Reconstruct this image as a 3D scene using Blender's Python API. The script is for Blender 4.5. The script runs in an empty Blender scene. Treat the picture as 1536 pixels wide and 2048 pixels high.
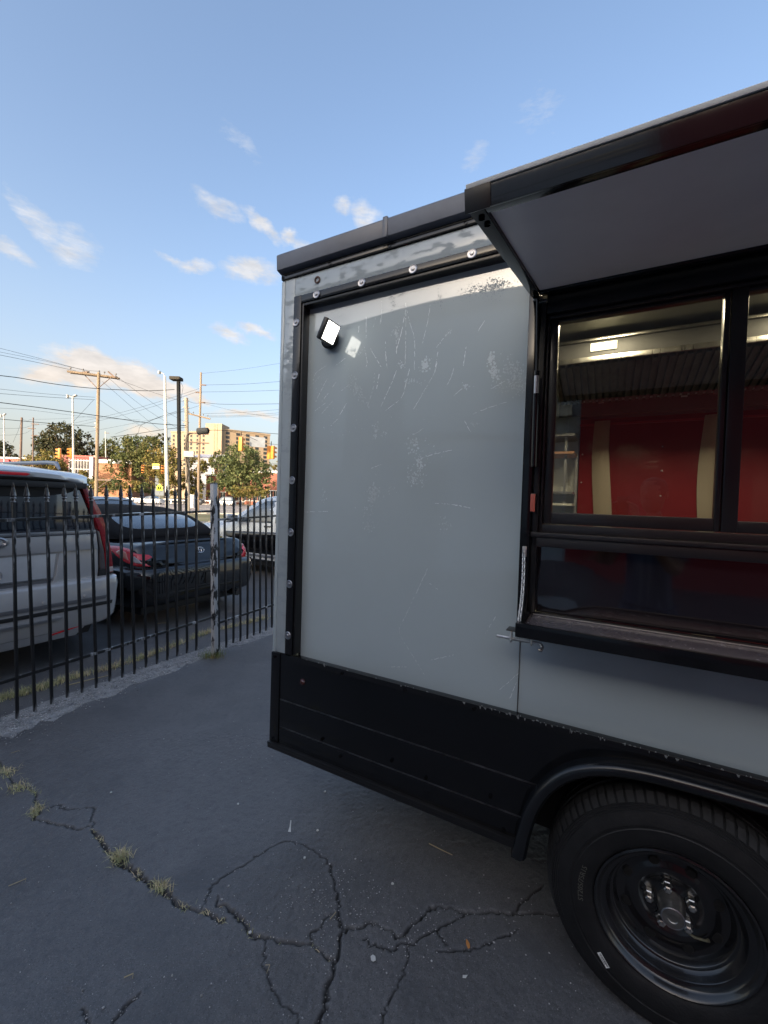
import bpy, bmesh, math, random
import numpy as np
from mathutils import Vector, Matrix
from mathutils.bvhtree import BVHTree
random.seed(7); rng = np.random.default_rng(7)
SC = bpy.context.scene; COL = SC.collection
pi = math.pi; R = math.radians
# ---------------------------------------------------------------- camera
FPX, PITCH, ROLL, CAMH = 830.3, -0.0238, 0.0316, 1.5646
_fw = Vector((0, math.cos(PITCH), math.sin(PITCH))); _rt = Vector((1, 0, 0)); _up = _rt.cross(_fw)
RX = _rt*math.cos(ROLL)+_up*math.sin(ROLL); UP = _up*math.cos(ROLL)-_rt*math.sin(ROLL)
CAM = Vector((0, 0, CAMH))
cd = bpy.data.cameras.new('camera'); cam = bpy.data.objects.new('camera', cd); COL.objects.link(cam)
cd.sensor_fit = 'VERTICAL'; cd.sensor_height = 36; cd.lens = FPX/2048*36; cd.clip_start = .05; cd.clip_end = 3000
m = Matrix.Identity(4)
for i in range(3): m[i][0] = RX[i]; m[i][1] = UP[i]; m[i][2] = -_fw[i]; m[i][3] = CAM[i]
cam.matrix_world = m; SC.camera = cam
# survey helpers: a photographed point turned into a place in the world
def ray(x, y): return _fw+RX*((x-768)/FPX)-UP*((y-1024)/FPX)
def ground(x, y, z=0.): d = ray(x, y); return CAM+d*((z-CAMH)/d.z)
def at(x, y, Y): d = ray(x, y); return CAM+d*(Y/d.y)
# ---------------------------------------------------------------- light
SUN_AZ = math.atan2(-.47, -.883)      # compass angle of the sun, from +Y towards +X
SUN_EL = R(18)
SKY_STRENGTH, SUN_STRENGTH, EXPOSURE = .148, 3.2, 1.45
SC.view_settings.view_transform = 'Standard'; SC.view_settings.look = 'None'
SC.view_settings.exposure = EXPOSURE; SC.view_settings.gamma = 1; SC.view_settings.use_curve_mapping = False
W = bpy.data.worlds.new('World'); SC.world = W; W.use_nodes = True
nt = W.node_tree; nt.nodes.clear()
def wn(t, **k):
    n = nt.nodes.new(t)
    for a, b in k.items(): setattr(n, a, b)
    return n
def lk(a, b): nt.links.new(a, b)
def mth(op, a, b=None, c=None, clamp=False):
    n = wn('ShaderNodeMath', operation=op); n.use_clamp = clamp
    for i, v in enumerate((a, b, c)):
        if v is None: continue
        if isinstance(v, (int, float)): n.inputs[i].default_value = v
        else: lk(v, n.inputs[i])
    return n.outputs[0]
def vmt(op, a, b=None):
    n = wn('ShaderNodeVectorMath', operation=op)
    for i, v in enumerate((a, b)):
        if v is None: continue
        if isinstance(v, (tuple, Vector)): n.inputs[i].default_value = tuple(v)
        else: lk(v, n.inputs[i])
    return n
sky = wn('ShaderNodeTexSky', sky_type='NISHITA', sun_disc=False, sun_elevation=SUN_EL, sun_rotation=SUN_AZ)
sky.air_density = 1.0; sky.dust_density = 5.5; sky.ozone_density = 1.6; sky.altitude = 50
tc = wn('ShaderNodeTexCoord'); DIR = vmt('NORMALIZE', tc.outputs['Generated']).outputs[0]
def noise(scale, detail, vec, rough=.6, dist=0.):
    n = wn('ShaderNodeTexNoise'); n.inputs['Scale'].default_value = scale; n.inputs['Detail'].default_value = detail
    n.inputs['Roughness'].default_value = rough; n.inputs['Distortion'].default_value = dist; lk(vec, n.inputs['Vector']); return n
warpn = noise(9, 5, DIR, .65)
warp = vmt('SUBTRACT', warpn.outputs['Color'], (.5, .5, .5))
ws = wn('ShaderNodeVectorMath', operation='SCALE'); lk(warp.outputs[0], ws.inputs[0]); ws.inputs['Scale'].default_value = .075
DW = vmt('ADD', DIR, ws.outputs[0]).outputs[0]
# single clouds of this evening: direction (surveyed), half width and height in radians, tilt, density
CLOUDS = [(130, 752, .06, .022, -.02, 1.35), (205, 742, .075, .028, .08, 1.6), (290, 763, .08, .024, .22, 1.55), (375, 787, .045, .014, .22, 1.25),
          (495, 832, .08, .010, .02, .75), (300, 868, .06, .016, .1, .7),
          (80, 440, .06, .024, .45, .60), (150, 490, .04, .04, .7, .58), (15, 500, .045, .014, .2, .66),
          (505, 548, .052, .022, .05, .95), (395, 537, .038, .016, -.2, .75), (345, 520, .04, .010, .3, .55),
          (460, 668, .036, .018, .35, .95), (515, 667, .036, .012, .2, .95),
          (525, 460, .05, .014, .55, .8), (440, 415, .05, .022, .35, .6), (577, 480, .014, .018, .7, .8), (607, 496, .03, .012, .2, .7),
          (690, 405, .018, .02, .5, .75), (732, 428, .026, .036, -.7, .75), (480, 290, .06, .025, .5, .35),
          (1075, 230, .07, .06, .6, .3), (945, 320, .035, .04, .7, .35), (545, 905, .05, .012, 0, .5)]
dens = None
for (px, py, a, b, tilt, k) in CLOUDS:
    d0 = ray(px, py).normalized(); rt = d0.cross(Vector((0, 0, 1))).normalized(); u2 = rt.cross(d0)
    ax = rt*math.cos(tilt)-u2*math.sin(tilt); bx = u2*math.cos(tilt)+rt*math.sin(tilt)
    dd = vmt('SUBTRACT', DW, d0).outputs[0]
    p = mth('MULTIPLY', vmt('DOT_PRODUCT', dd, ax).outputs['Value'], 1/a); q = mth('MULTIPLY', vmt('DOT_PRODUCT', dd, bx).outputs['Value'], 1/b)
    r2 = mth('ADD', mth('MULTIPLY', p, p), mth('MULTIPLY', q, q))
    g = mth('MULTIPLY', mth('EXPONENT', mth('MULTIPLY', r2, -1.0)), k)
    dens = g if dens is None else mth('MAXIMUM', dens, g)
# the same broken evening cloud goes on round the rest of the sky
sep = wn('ShaderNodeSeparateXYZ'); lk(DIR, sep.inputs[0])
flat = wn('ShaderNodeMapping'); flat.inputs['Scale'].default_value = (1, 1, 3.2); lk(DIR, flat.inputs['Vector'])
n2 = noise(3.0, 6, flat.outputs[0], .55, .3)
gen = mth('MULTIPLY', mth('SUBTRACT', n2.outputs['Fac'], .52, clamp=True), 5.0)
gen = mth('MULTIPLY', gen, mth('SUBTRACT', 1.0, mth('MULTIPLY', mth('ADD', sep.outputs['Y'], .25, clamp=True), 2.2, clamp=True)))
n3 = noise(38, 6, flat.outputs[0], .62)
soft = mth('MULTIPLY', mth('SUBTRACT', mth('MULTIPLY', mth('MAXIMUM', dens, gen), mth('ADD', mth('MULTIPLY', n3.outputs['Fac'], 1.9), .12)), .25), 1.55, clamp=True)
soft = mth('MULTIPLY', soft, mth('SMOOTH_MIN', mth('MULTIPLY', mth('ADD', sep.outputs['Z'], .02, clamp=True), 12, clamp=True), 1.0, .1))
low = mth('SUBTRACT', 1.0, mth('MULTIPLY', sep.outputs['Z'], 3.0, clamp=True), clamp=True)
ccol = wn('ShaderNodeMix', data_type='RGBA'); lk(low, ccol.inputs[0])
ccol.inputs[6].default_value = (2.1, 2.1, 2.15, 1); ccol.inputs[7].default_value = (3.15, 2.36, 1.56, 1)
shade = noise(20, 4, flat.outputs[0], .6)
cshade = wn('ShaderNodeMix', data_type='RGBA', blend_type='MULTIPLY'); cshade.inputs[0].default_value = 1
lk(ccol.outputs[2], cshade.inputs[6]); cr = wn('ShaderNodeMapRange'); cr.inputs[1].default_value = .3; cr.inputs[2].default_value = .7; cr.inputs[3].default_value = .82; cr.inputs[4].default_value = 1.08
lk(shade.outputs['Fac'], cr.inputs[0]); lk(cr.outputs[0], cshade.inputs[7])
# thin evening haze whitens the sky towards the horizon
hz = mth('POWER', mth('SUBTRACT', 1.0, mth('ABSOLUTE', sep.outputs['Z']), clamp=True), 4.9)
hmix = wn('ShaderNodeMix', data_type='RGBA'); lk(mth('MULTIPLY', hz, .93), hmix.inputs[0]); lk(sky.outputs[0], hmix.inputs[6]); hmix.inputs[7].default_value = (2.12, 2.00, 1.74, 1)
smix = wn('ShaderNodeMix', data_type='RGBA'); lk(mth('MULTIPLY', soft, .92), smix.inputs[0]); lk(hmix.outputs[2], smix.inputs[6]); lk(cshade.outputs[2], smix.inputs[7])
bg = wn('ShaderNodeBackground'); bg.inputs['Strength'].default_value = SKY_STRENGTH; lk(smix.outputs[2], bg.inputs['Color'])
wo = wn('ShaderNodeOutputWorld'); lk(bg.outputs[0], wo.inputs['Surface'])
sl = bpy.data.lights.new('sun', 'SUN'); sl.energy = SUN_STRENGTH; sl.angle = R(.5); sl.color = (1, .83, .64)
so = bpy.data.objects.new('sun', sl); COL.objects.link(so)
SUNV = Vector((math.sin(SUN_AZ)*math.cos(SUN_EL), math.cos(SUN_AZ)*math.cos(SUN_EL), math.sin(SUN_EL)))
so.rotation_euler = SUNV.to_track_quat('Z', 'Y').to_euler(); so.location = SUNV*30
# ---------------------------------------------------------------- materials
MATS = {}
def mat(name, col, rough=.5, metal=0., var=.12, vs=4., bump=0., bs=60., coat=0., rvar=.06, col2=None, cs=None, ct=(.45, .6),
        island=0., emit=None, es=1., trans=0., ior=1.5, spec=.5, space='Object', stretch=(1, 1, 1), bd=.01, crough=None):
    if name in MATS: return MATS[name]
    M = bpy.data.materials.new(name); MATS[name] = M; M.use_nodes = True; t = M.node_tree; N = t.nodes; L = t.links
    P = N['Principled BSDF']
    def nd(k, **kw):
        n = N.new(k)
        for a, b in kw.items(): setattr(n, a, b)
        return n
    tcn = nd('ShaderNodeTexCoord'); mp = nd('ShaderNodeMapping'); mp.inputs['Scale'].default_value = stretch; L.new(tcn.outputs[space], mp.inputs['Vector'])
    def ns(s, d=5, r=.6):
        n = nd('ShaderNodeTexNoise'); n.inputs['Scale'].default_value = s; n.inputs['Detail'].default_value = d; n.inputs['Roughness'].default_value = r
        L.new(mp.outputs[0], n.inputs['Vector']); return n.outputs['Fac']
    a = nd('ShaderNodeMapRange'); L.new(ns(vs), a.inputs[0]); a.inputs[1].default_value = .3; a.inputs[2].default_value = .7
    a.inputs[3].default_value = 1-var; a.inputs[4].default_value = 1+var
    hsv = nd('ShaderNodeHueSaturation'); hsv.inputs['Color'].default_value = (*col, 1); L.new(a.outputs[0], hsv.inputs['Value'])
    out = hsv.outputs[0]
    if col2 is not None:
        r = nd('ShaderNodeMapRange', interpolation_type='SMOOTHSTEP'); L.new(ns(cs or vs*2, 8, .65), r.inputs[0]); r.inputs[1].default_value = ct[0]; r.inputs[2].default_value = ct[1]
        x = nd('ShaderNodeMix', data_type='RGBA'); L.new(r.outputs[0], x.inputs[0]); L.new(out, x.inputs[6]); x.inputs[7].default_value = (*col2, 1); out = x.outputs[2]
    if island:
        g = nd('ShaderNodeNewGeometry'); r = nd('ShaderNodeMapRange'); L.new(g.outputs['Random Per Island'], r.inputs[0]); r.inputs[3].default_value = 1-island; r.inputs[4].default_value = 1+island
        h2 = nd('ShaderNodeHueSaturation'); L.new(out, h2.inputs['Color']); L.new(r.outputs[0], h2.inputs['Value'])
        r3 = nd('ShaderNodeMapRange'); L.new(g.outputs['Random Per Island'], r3.inputs[0]); r3.inputs[3].default_value = .53; r3.inputs[4].default_value = .47; L.new(r3.outputs[0], h2.inputs['Hue']); out = h2.outputs[0]
    L.new(out, P.inputs['Base Color'])
    rr = nd('ShaderNodeMapRange'); L.new(ns(vs*3), rr.inputs[0]); rr.inputs[3].default_value = max(0, rough-rvar); rr.inputs[4].default_value = min(1, rough+rvar); L.new(rr.outputs[0], P.inputs['Roughness'])
    P.inputs['Metallic'].default_value = metal; P.inputs['IOR'].default_value = ior; P.inputs['Specular IOR Level'].default_value = spec
    P.inputs['Coat Weight'].default_value = coat; P.inputs['Coat Roughness'].default_value = .03
    P.inputs['Transmission Weight'].default_value = trans
    if crough is not None and col2 is not None:
        q = nd('ShaderNodeMix', data_type='FLOAT'); L.new(r.outputs[0], q.inputs[0]); L.new(rr.outputs[0], q.inputs[2]); q.inputs[3].default_value = crough; L.new(q.outputs[0], P.inputs['Roughness'])
    if bump:
        b = nd('ShaderNodeBump'); b.inputs['Strength'].default_value = bump; b.inputs['Distance'].default_value = bd; L.new(ns(bs, 6), b.inputs['Height']); L.new(b.outputs[0], P.inputs['Normal'])
    if emit: P.inputs['Emission Color'].default_value = (*emit, 1); P.inputs['Emission Strength'].default_value = es
    return M
def thin_glass(name, tint, refl=.12, rough=0.):
    M = bpy.data.materials.new(name); M.use_nodes = True; t = M.node_tree; t.nodes.clear(); L = t.links
    o = t.nodes.new('ShaderNodeOutputMaterial'); tr = t.nodes.new('ShaderNodeBsdfTransparent'); tr.inputs[0].default_value = (*tint, 1)
    gl = t.nodes.new('ShaderNodeBsdfGlossy'); gl.inputs['Roughness'].default_value = rough
    f = t.nodes.new('ShaderNodeFresnel'); f.inputs[0].default_value = 1.5; mr = t.nodes.new('ShaderNodeMath'); mr.operation = 'MULTIPLY'; mr.inputs[1].default_value = 1.7; mr.use_clamp = True
    bp = t.nodes.new('ShaderNodeBump'); nz = t.nodes.new('ShaderNodeTexNoise'); nz.inputs['Scale'].default_value = 3; bp.inputs['Strength'].default_value = .03; L.new(nz.outputs['Fac'], bp.inputs['Height']); L.new(bp.outputs[0], gl.inputs['Normal'])
    mx = t.nodes.new('ShaderNodeMixShader'); L.new(f.outputs[0], mr.inputs[0]); L.new(mr.outputs[0], mx.inputs[0]); L.new(tr.outputs[0], mx.inputs[1]); L.new(gl.outputs[0], mx.inputs[2]); L.new(mx.outputs[0], o.inputs[0])
    return M
# ---------------------------------------------------------------- mesh building
class MB:
    def __init__(s): s.v = []; s.f = []
    def add(s, vs, fs):
        o = len(s.v); s.v += [tuple(v) for v in vs]; s.f += [tuple(i+o for i in f) for f in fs]; return s
    def box(s, x0, x1, y0, y1, z0, z1, M=None):
        vs = [Vector((x, y, z)) for z in (z0, z1) for y in (y0, y1) for x in (x0, x1)]
        if M is not None: vs = [M @ v for v in vs]
        return s.add(vs, [(0, 2, 3, 1), (4, 5, 7, 6), (0, 1, 5, 4), (2, 6, 7, 3), (0, 4, 6, 2), (1, 3, 7, 5)])
    def tube(s, pts, r, n=8, cap=True):
        pts = [Vector(p) for p in pts]; rs = r if isinstance(r, (list, tuple)) else [r]*len(pts); vs = []; fs = []; prev = None
        for i, p in enumerate(pts):
            d = (pts[min(i+1, len(pts)-1)]-pts[max(i-1, 0)])
            if d.length < 1e-9: d = Vector((0, 0, 1))
            d.normalize()
            if prev is None: a = d.orthogonal().normalized()
            else:
                a = prev-d*prev.dot(d); a = a.normalized() if a.length > 1e-6 else d.orthogonal().normalized()
            prev = a; b = d.cross(a)
            for k in range(n): t = 2*pi*k/n; vs.append(p+(a*math.cos(t)+b*math.sin(t))*rs[i])
        for i in range(len(pts)-1):
            for k in range(n): fs.append((i*n+k, i*n+(k+1) % n, (i+1)*n+(k+1) % n, (i+1)*n+k))
        if cap: fs.append(tuple(range(n-1, -1, -1))); fs.append(tuple((len(pts)-1)*n+k for k in range(n)))
        return s.add(vs, fs)
    def lathe(s, prof, M=None, n=24, a0=0., a1=2*pi):      # prof: (radius, height) round local Z
        full = abs(a1-a0-2*pi) < 1e-6; m_ = n if full else n+1; vs = []; fs = []
        for (r, z) in prof:
            for k in range(m_):
                t = a0+(a1-a0)*k/n; v = Vector((r*math.cos(t), r*math.sin(t), z)); vs.append(M @ v if M is not None else v)
        for i in range(len(prof)-1):
            for k in range(n if full else n):
                k2 = (k+1) % m_; fs.append((i*m_+k, i*m_+k2, (i+1)*m_+k2, (i+1)*m_+k))
        return s.add(vs, fs)
    def prism(s, poly, y0, y1, M=None, ax='xz'):              # polygon in x,z pushed along y
        n = len(poly); mk = (lambda a, b, d: Vector((a, d, b))) if ax == 'xz' else ((lambda a, b, d: Vector((a, b, d))) if ax == 'xy' else (lambda a, b, d: Vector((d, a, b))))
        vs = [mk(a, b, y0) for a, b in poly]+[mk(a, b, y1) for a, b in poly]
        if M is not None: vs = [M @ v for v in vs]
        return s.add(vs, [tuple(range(n)), tuple(range(2*n-1, n-1, -1))]+[(i, n+i, n+(i+1) % n, (i+1) % n) for i in range(n)])
    def grid(s, P):                                           # P[i][j] points
        a, b = len(P), len(P[0])
        return s.add([p for r_ in P for p in r_], [(i*b+j, i*b+j+1, (i+1)*b+j+1, (i+1)*b+j) for i in range(a-1) for j in range(b-1)])
    def quad(s, *p): return s.add(p, [tuple(range(len(p)))])
    def build(s, name, material, parent=None, bevel=0., smooth=True, ang=35, fix=True, seg=2):
        me = bpy.data.meshes.new(name); me.from_pydata([tuple(v) for v in s.v], [], s.f)
        if fix or bevel:
            bm = bmesh.new(); bm.from_mesh(me)
            if fix: bmesh.ops.recalc_face_normals(bm, faces=bm.faces)
            if bevel:
                es = [e for e in bm.edges if len(e.link_faces) == 2 and e.calc_face_angle(0) > .5]
                bmesh.ops.bevel(bm, geom=es, offset=bevel, segments=seg, profile=.6, affect='EDGES', clamp_overlap=True)
            bm.to_mesh(me); bm.free()
        if smooth:
            me.polygons.foreach_set('use_smooth', [True]*len(me.polygons))
            if ang < 179: me.set_sharp_from_angle(angle=R(ang))
        me.materials.append(material); me.update()
        o = bpy.data.objects.new(name, me); COL.objects.link(o)
        if parent is not None: o.parent = parent
        return o
def tag(o, label, cat=None, group=None):
    o['label'] = label
    if cat: o['category'] = cat
    if group: o['group'] = group
    return o
def kind(o, k): o['kind'] = k; return o
def empty(name, loc=(0, 0, 0), rz=0., label=None, cat=None, group=None, parent=None):
    o = bpy.data.objects.new(name, None); COL.objects.link(o); o.location = loc; o.rotation_euler = (0, 0, rz); o.empty_display_size = .1
    if label: tag(o, label, cat, group)
    if parent is not None: o.parent = parent
    return o
def copy(o, parent=None, loc=None, rot=None):
    c = o.copy(); COL.objects.link(c); c.parent = parent
    if loc is not None: c.location = loc
    if rot is not None: c.rotation_euler = rot
    return c
def frame(o, x, y, z=(0, 0, 1)):
    x = Vector(x); y = Vector(y); z = Vector(z); M = Matrix.Identity(4)
    for i in range(3): M[i][0] = x[i]; M[i][1] = y[i]; M[i][2] = z[i]; M[i][3] = Vector(o)[i]
    return M
def cr(pts, n):                                                # Catmull-Rom through pts
    P = np.array(pts, float); Q = np.vstack([2*P[0]-P[1], P, 2*P[-1]-P[-2]]); out = []
    for i in range(1, len(Q)-2):
        for k in range(n):
            t = k/n; a, b, c, d = Q[i-1:i+3]
            out.append(.5*((2*b)+(c-a)*t+(2*a-5*b+4*c-d)*t*t+(3*b-a-3*c+d)*t**3))
    out.append(P[-1]); return np.array(out)
def loft(stations, nu=3, nv=3, smoothv=True):                  # stations: (y, [(x,z)...bottom centre to top centre]) -> symmetric skin
    S = np.array([[(x, y, z) for x, z in prof] for y, prof in stations], float)
    a = np.array([cr(r_, nv) for r_ in S]) if smoothv else S
    g = np.array([cr(a[:, j], nu) for j in range(a.shape[1])]).transpose(1, 0, 2)
    g[:, 0, 0] = 0; g[:, -1, 0] = 0
    mir = g[:, ::-1].copy(); mir[:, :, 0] *= -1
    full = np.concatenate([g, mir[:, 1:-1]], 1); n_, m_ = full.shape[:2]
    mb = MB(); mb.v = [tuple(p) for p in full.reshape(-1, 3)]
    for i in range(n_-1):
        for j in range(m_): mb.f.append((i*m_+j, i*m_+(j+1) % m_, (i+1)*m_+(j+1) % m_, (i+1)*m_+j))
    mb.f.append(tuple(range(m_))); mb.f.append(tuple((n_-1)*m_+j for j in range(m_-1, -1, -1)))
    return mb
# ---------------------------------------------------------------- shared materials
asphalt = mat('asphalt', (.112, .110, .112), .50, var=.22, vs=1.3, bump=.7, bs=95, col2=(.132, .130, .132), cs=5, ct=(.5, .75), space='Object', bd=.004)
black_gloss = mat('black_gloss_trim', (.006, .006, .007), .13, var=.2, bump=.03, bs=6, spec=.45)
black_satin = mat('black_satin_metal', (.007, .007, .008), .34, var=.25, bump=.05, bs=30)
chrome = mat('bright_metal', (.36, .36, .38), .33, metal=1, var=.1, bump=.05, bs=40)
galv = mat('zinc_steel', (.55, .55, .55), .36, metal=1, var=.2, vs=30, bump=.1, bs=90)
rubber = mat('tyre_rubber', (.010, .010, .0105), .55, spec=.35, var=.3, vs=18, bump=.15, bs=120)
# ---------------------------------------------------------------- ground, parking lot with its cracks
def vnoise(n, seed, lo):                                       # smooth random walk for wobble and width
    g = np.random.default_rng(seed); k = max(2, int(n/lo)+2); c = g.normal(size=k+1); t = np.linspace(0, k-1e-6, n); i = t.astype(int); f = t-i; f = f*f*(3-2*f)
    return c[i]*(1-f)+c[np.minimum(i+1, k)]*f
CR = [  # (width m, depth m, points in the enlarged survey of the lot)
 (.010, .014, [(-60, 80), (0, 130), (30, 180), (60, 205), (100, 215), (110, 250), (118, 285), (105, 300), (150, 315), (200, 325), (240, 332), (278, 325)]),
 (.006, .008, [(150, 270), (180, 262), (200, 272), (245, 272), (285, 270), (283, 300), (285, 335)]),
 (.017, .026, [(285, 335), (305, 360), (330, 400), (350, 420), (395, 452), (430, 475), (460, 500), (510, 525), (525, 545)]),
 (.013, .020, [(525, 545), (560, 572), (620, 590), (665, 606), (690, 612)]),
 (.010, .016, [(665, 545), (700, 580), (725, 605), (750, 620), (765, 650), (800, 668), (860, 678), (950, 690), (1000, 725), (1028, 750)]),
 (.0038, .006, [(620, 580), (640, 540), (665, 500), (740, 450), (800, 410), (870, 375), (930, 385), (980, 410), (1012, 440)]),
 (.009, .013, [(1012, 440), (1020, 470), (1035, 520), (1042, 560), (1045, 610), (1055, 650)]),
 (.010, .018, [(1055, 650), (1045, 690), (1030, 750), (1015, 800), (1000, 850), (985, 900), (970, 950), (960, 1000)]),
 (.010, .016, [(1055, 645), (1100, 635), (1150, 625), (1190, 645), (1225, 668), (1260, 640), (1300, 605), (1340, 572), (1400, 582), (1440, 592), (1536, 590), (1600, 590), (1720, 600)]),
 (.006, .009, [(1440, 592), (1390, 620), (1340, 645), (1270, 680), (1190, 700), (1150, 690), (1115, 672)]),
 (.004, .006, [(815, 680), (812, 740), (825, 800), (850, 850), (900, 910), (930, 960)]),
 (.004, .006, [(1255, 685), (1248, 740), (1230, 800), (1200, 860), (1170, 930), (1150, 970)]),
 (.006, .008, [(1020, 590), (990, 625), (965, 655), (955, 690)]),
 (.006, .010, [(262, 880), (268, 910), (285, 950)]), (.007, .012, [(428, 838), (400, 870), (370, 900), (350, 925), (335, 960)]),
 (.004, .006, [(1340, 645), (1360, 670), (1372, 692)]), (.005, .007, [(1590, 640), (1536, 670), (1490, 695), (1430, 715), (1340, 710)]),
 (.005, .007, [(1570, 600), (1610, 560), (1670, 510)])]
GX0, GX1, GY0, GY1, GS = -2.6, 1.5, .75, 2.75, .0052
gx = np.arange(GX0, GX1+1e-6, GS); gy = np.arange(GY0, GY1+1e-6, GS); NX, NY = len(gx), len(gy); GX1 = gx[-1]; GY1 = gy[-1]
Zg = np.zeros((NY, NX)); Cg = np.zeros((NY, NX)); Lg = np.zeros((NY, NX))
CRACKPTS = []
for ci, (wd, dp, pts) in enumerate(CR):
    q = cr([tuple(ground(x/1.536, 1440+y/1.536))[:2] for x, y in pts], 14); n = len(q)
    tan = np.gradient(q, axis=0); nn = np.stack([-tan[:, 1], tan[:, 0]], 1); nn /= np.linalg.norm(nn, axis=1)[:, None]+1e-9
    q = q+nn*(vnoise(n, ci*3+1, 6)*.0036+vnoise(n, ci*3+2, 2)*.0032)[:, None]; wds = .72*wd*np.clip(1+.5*vnoise(n, ci*3+3, 4), .35, 2); CRACKPTS.append(q)
    wds *= np.clip(np.minimum(np.arange(n), np.arange(n)[::-1])/6+.35, 0, 1)
    for k in range(n-1):
        a, b = q[k], q[k+1]; w_ = wds[k]; rad = w_*5+.012
        i0, i1 = np.searchsorted(gx, min(a[0], b[0])-rad), np.searchsorted(gx, max(a[0], b[0])+rad); j0, j1 = np.searchsorted(gy, min(a[1], b[1])-rad), np.searchsorted(gy, max(a[1], b[1])+rad)
        if i0 >= i1 or j0 >= j1: continue
        XX, YY = np.meshgrid(gx[i0:i1], gy[j0:j1]); d = b-a; t = np.clip(((XX-a[0])*d[0]+(YY-a[1])*d[1])/(d@d+1e-12), 0, 1)
        ds = np.hypot(XX-a[0]-t*d[0], YY-a[1]-t*d[1])
        z = -.8*dp*np.clip(1.25-ds/(w_*.5+.0015), 0, 1); Zg[j0:j1, i0:i1] = np.minimum(Zg[j0:j1, i0:i1], z)
        Cg[j0:j1, i0:i1] = np.maximum(Cg[j0:j1, i0:i1], np.clip(1.35-ds/(w_*.5+.002), 0, 1)); Lg[j0:j1, i0:i1] = np.maximum(Lg[j0:j1, i0:i1], np.clip(1-ds/(w_*2.0+.012), 0, 1))
g1 = np.random.default_rng(3); g1_n = g1.normal(size=(NY, NX)); fine = g1.normal(size=(NY, NX)); fine = (fine+np.roll(fine, 1, 0)+np.roll(fine, 1, 1)+np.roll(fine, (1, 1), (0, 1)))/4
edge = np.minimum.outer(np.minimum(np.arange(NY), np.arange(NY)[::-1]), np.minimum(np.arange(NX), np.arange(NX)[::-1]))if False else np.minimum(np.minimum(np.arange(NY), np.arange(NY)[::-1])[:, None], np.minimum(np.arange(NX), np.arange(NX)[::-1])[None])
chip = g1.random((NY, NX)); Lg2 = Lg*np.clip(chip*1.6-.35, 0, 1)
f2 = np.zeros_like(fine)
for dx in range(-2, 3):
    for dy in range(-2, 3): f2 += np.roll(np.roll(g1_n, dx, 1), dy, 0)*math.exp(-(dx*dx+dy*dy)/3.0)
f2 /= f2.std()
Zg = (Zg+f2*.0006+fine*.0011+Lg*.0025*(chip-.3))*np.clip(edge/8, 0, 1)
XX, YY = np.meshgrid(gx, gy)
vv = np.stack([XX.ravel(), YY.ravel(), Zg.ravel()], 1)
i, j = np.meshgrid(np.arange(NX-1), np.arange(NY-1)); q0 = (j*NX+i).ravel(); quads = np.stack([q0, q0+1, q0+1+NX, q0+NX], 1)
LX0, LX1, LY0, LY1 = -45., 30., -30., 26.
ex_ = [(LX0, LX1, LY0, GY0), (LX0, LX1, GY1, LY1), (LX0, GX0, GY0, GY1), (GX1, LX1, GY0, GY1)]
nb = len(vv); ev = []; eq = []
for k, (a, b, c, d) in enumerate(ex_): ev += [(a, c, 0), (b, c, 0), (b, d, 0), (a, d, 0)]; eq.append([nb+4*k+s for s in range(4)])
vv = np.vstack([vv, ev]); quads = np.vstack([quads, eq]).astype(np.int32)
me = bpy.data.meshes.new('parking_lot'); me.vertices.add(len(vv)); me.vertices.foreach_set('co', vv.ravel()); me.loops.add(quads.size); me.loops.foreach_set('vertex_index', quads.ravel())
me.polygons.add(len(quads)); me.polygons.foreach_set('loop_start', np.arange(len(quads))*4); me.update(calc_edges=True)
at1 = me.attributes.new('crack', 'FLOAT', 'POINT'); at1.data.foreach_set('value', np.concatenate([Cg.ravel(), np.zeros(16)]))
at2 = me.attributes.new('crumble', 'FLOAT', 'POINT'); at2.data.foreach_set('value', np.concatenate([Lg2.ravel(), np.zeros(16)]))
me.polygons.foreach_set('use_smooth', [True]*len(me.polygons))
lot_mat = asphalt.copy(); lot_mat.name = 'lot_asphalt'; T = lot_mat.node_tree; P = T.nodes['Principled BSDF']; src = P.inputs['Base Color'].links[0].from_socket
def lot_attr(nm, col, f):
    global src
    a = T.nodes.new('ShaderNodeAttribute'); a.attribute_name = nm; x = T.nodes.new('ShaderNodeMix'); x.data_type = 'RGBA'; mm = T.nodes.new('ShaderNodeMath'); mm.operation = 'MULTIPLY'; mm.inputs[1].default_value = f; mm.use_clamp = True
    T.links.new(a.outputs['Fac'], mm.inputs[0]); T.links.new(mm.outputs[0], x.inputs[0]); T.links.new(src, x.inputs[6]); x.inputs[7].default_value = (*col, 1); src = x.outputs[2]
def lot_noise(sc, lo, hi, col, f, det=4):
    global src
    tcx = T.nodes.new('ShaderNodeTexCoord'); n_ = T.nodes.new('ShaderNodeTexNoise'); n_.inputs['Scale'].default_value = sc; n_.inputs['Detail'].default_value = det; T.links.new(tcx.outputs['Object'], n_.inputs['Vector'])
    mr = T.nodes.new('ShaderNodeMapRange'); mr.inputs[1].default_value = lo; mr.inputs[2].default_value = hi; mr.inputs[4].default_value = f; T.links.new(n_.outputs['Fac'], mr.inputs[0])
    x = T.nodes.new('ShaderNodeMix'); x.data_type = 'RGBA'; T.links.new(mr.outputs[0], x.inputs[0]); T.links.new(src, x.inputs[6]); x.inputs[7].default_value = (*col, 1); src = x.outputs[2]
lot_noise(300, .62, .72, (.30, .30, .30), .8, 2); lot_noise(150, .57, .68, (.17, .171, .175), .6, 3); lot_noise(210, .56, .68, (.038, .038, .041), .75, 3); lot_noise(28, .5, .75, (.074, .075, .08), .7, 5); lot_noise(2.2, .52, .72, (.066, .067, .072), .7); lot_noise(.7, .55, .75, (.11, .11, .115), .35, 6)
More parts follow.
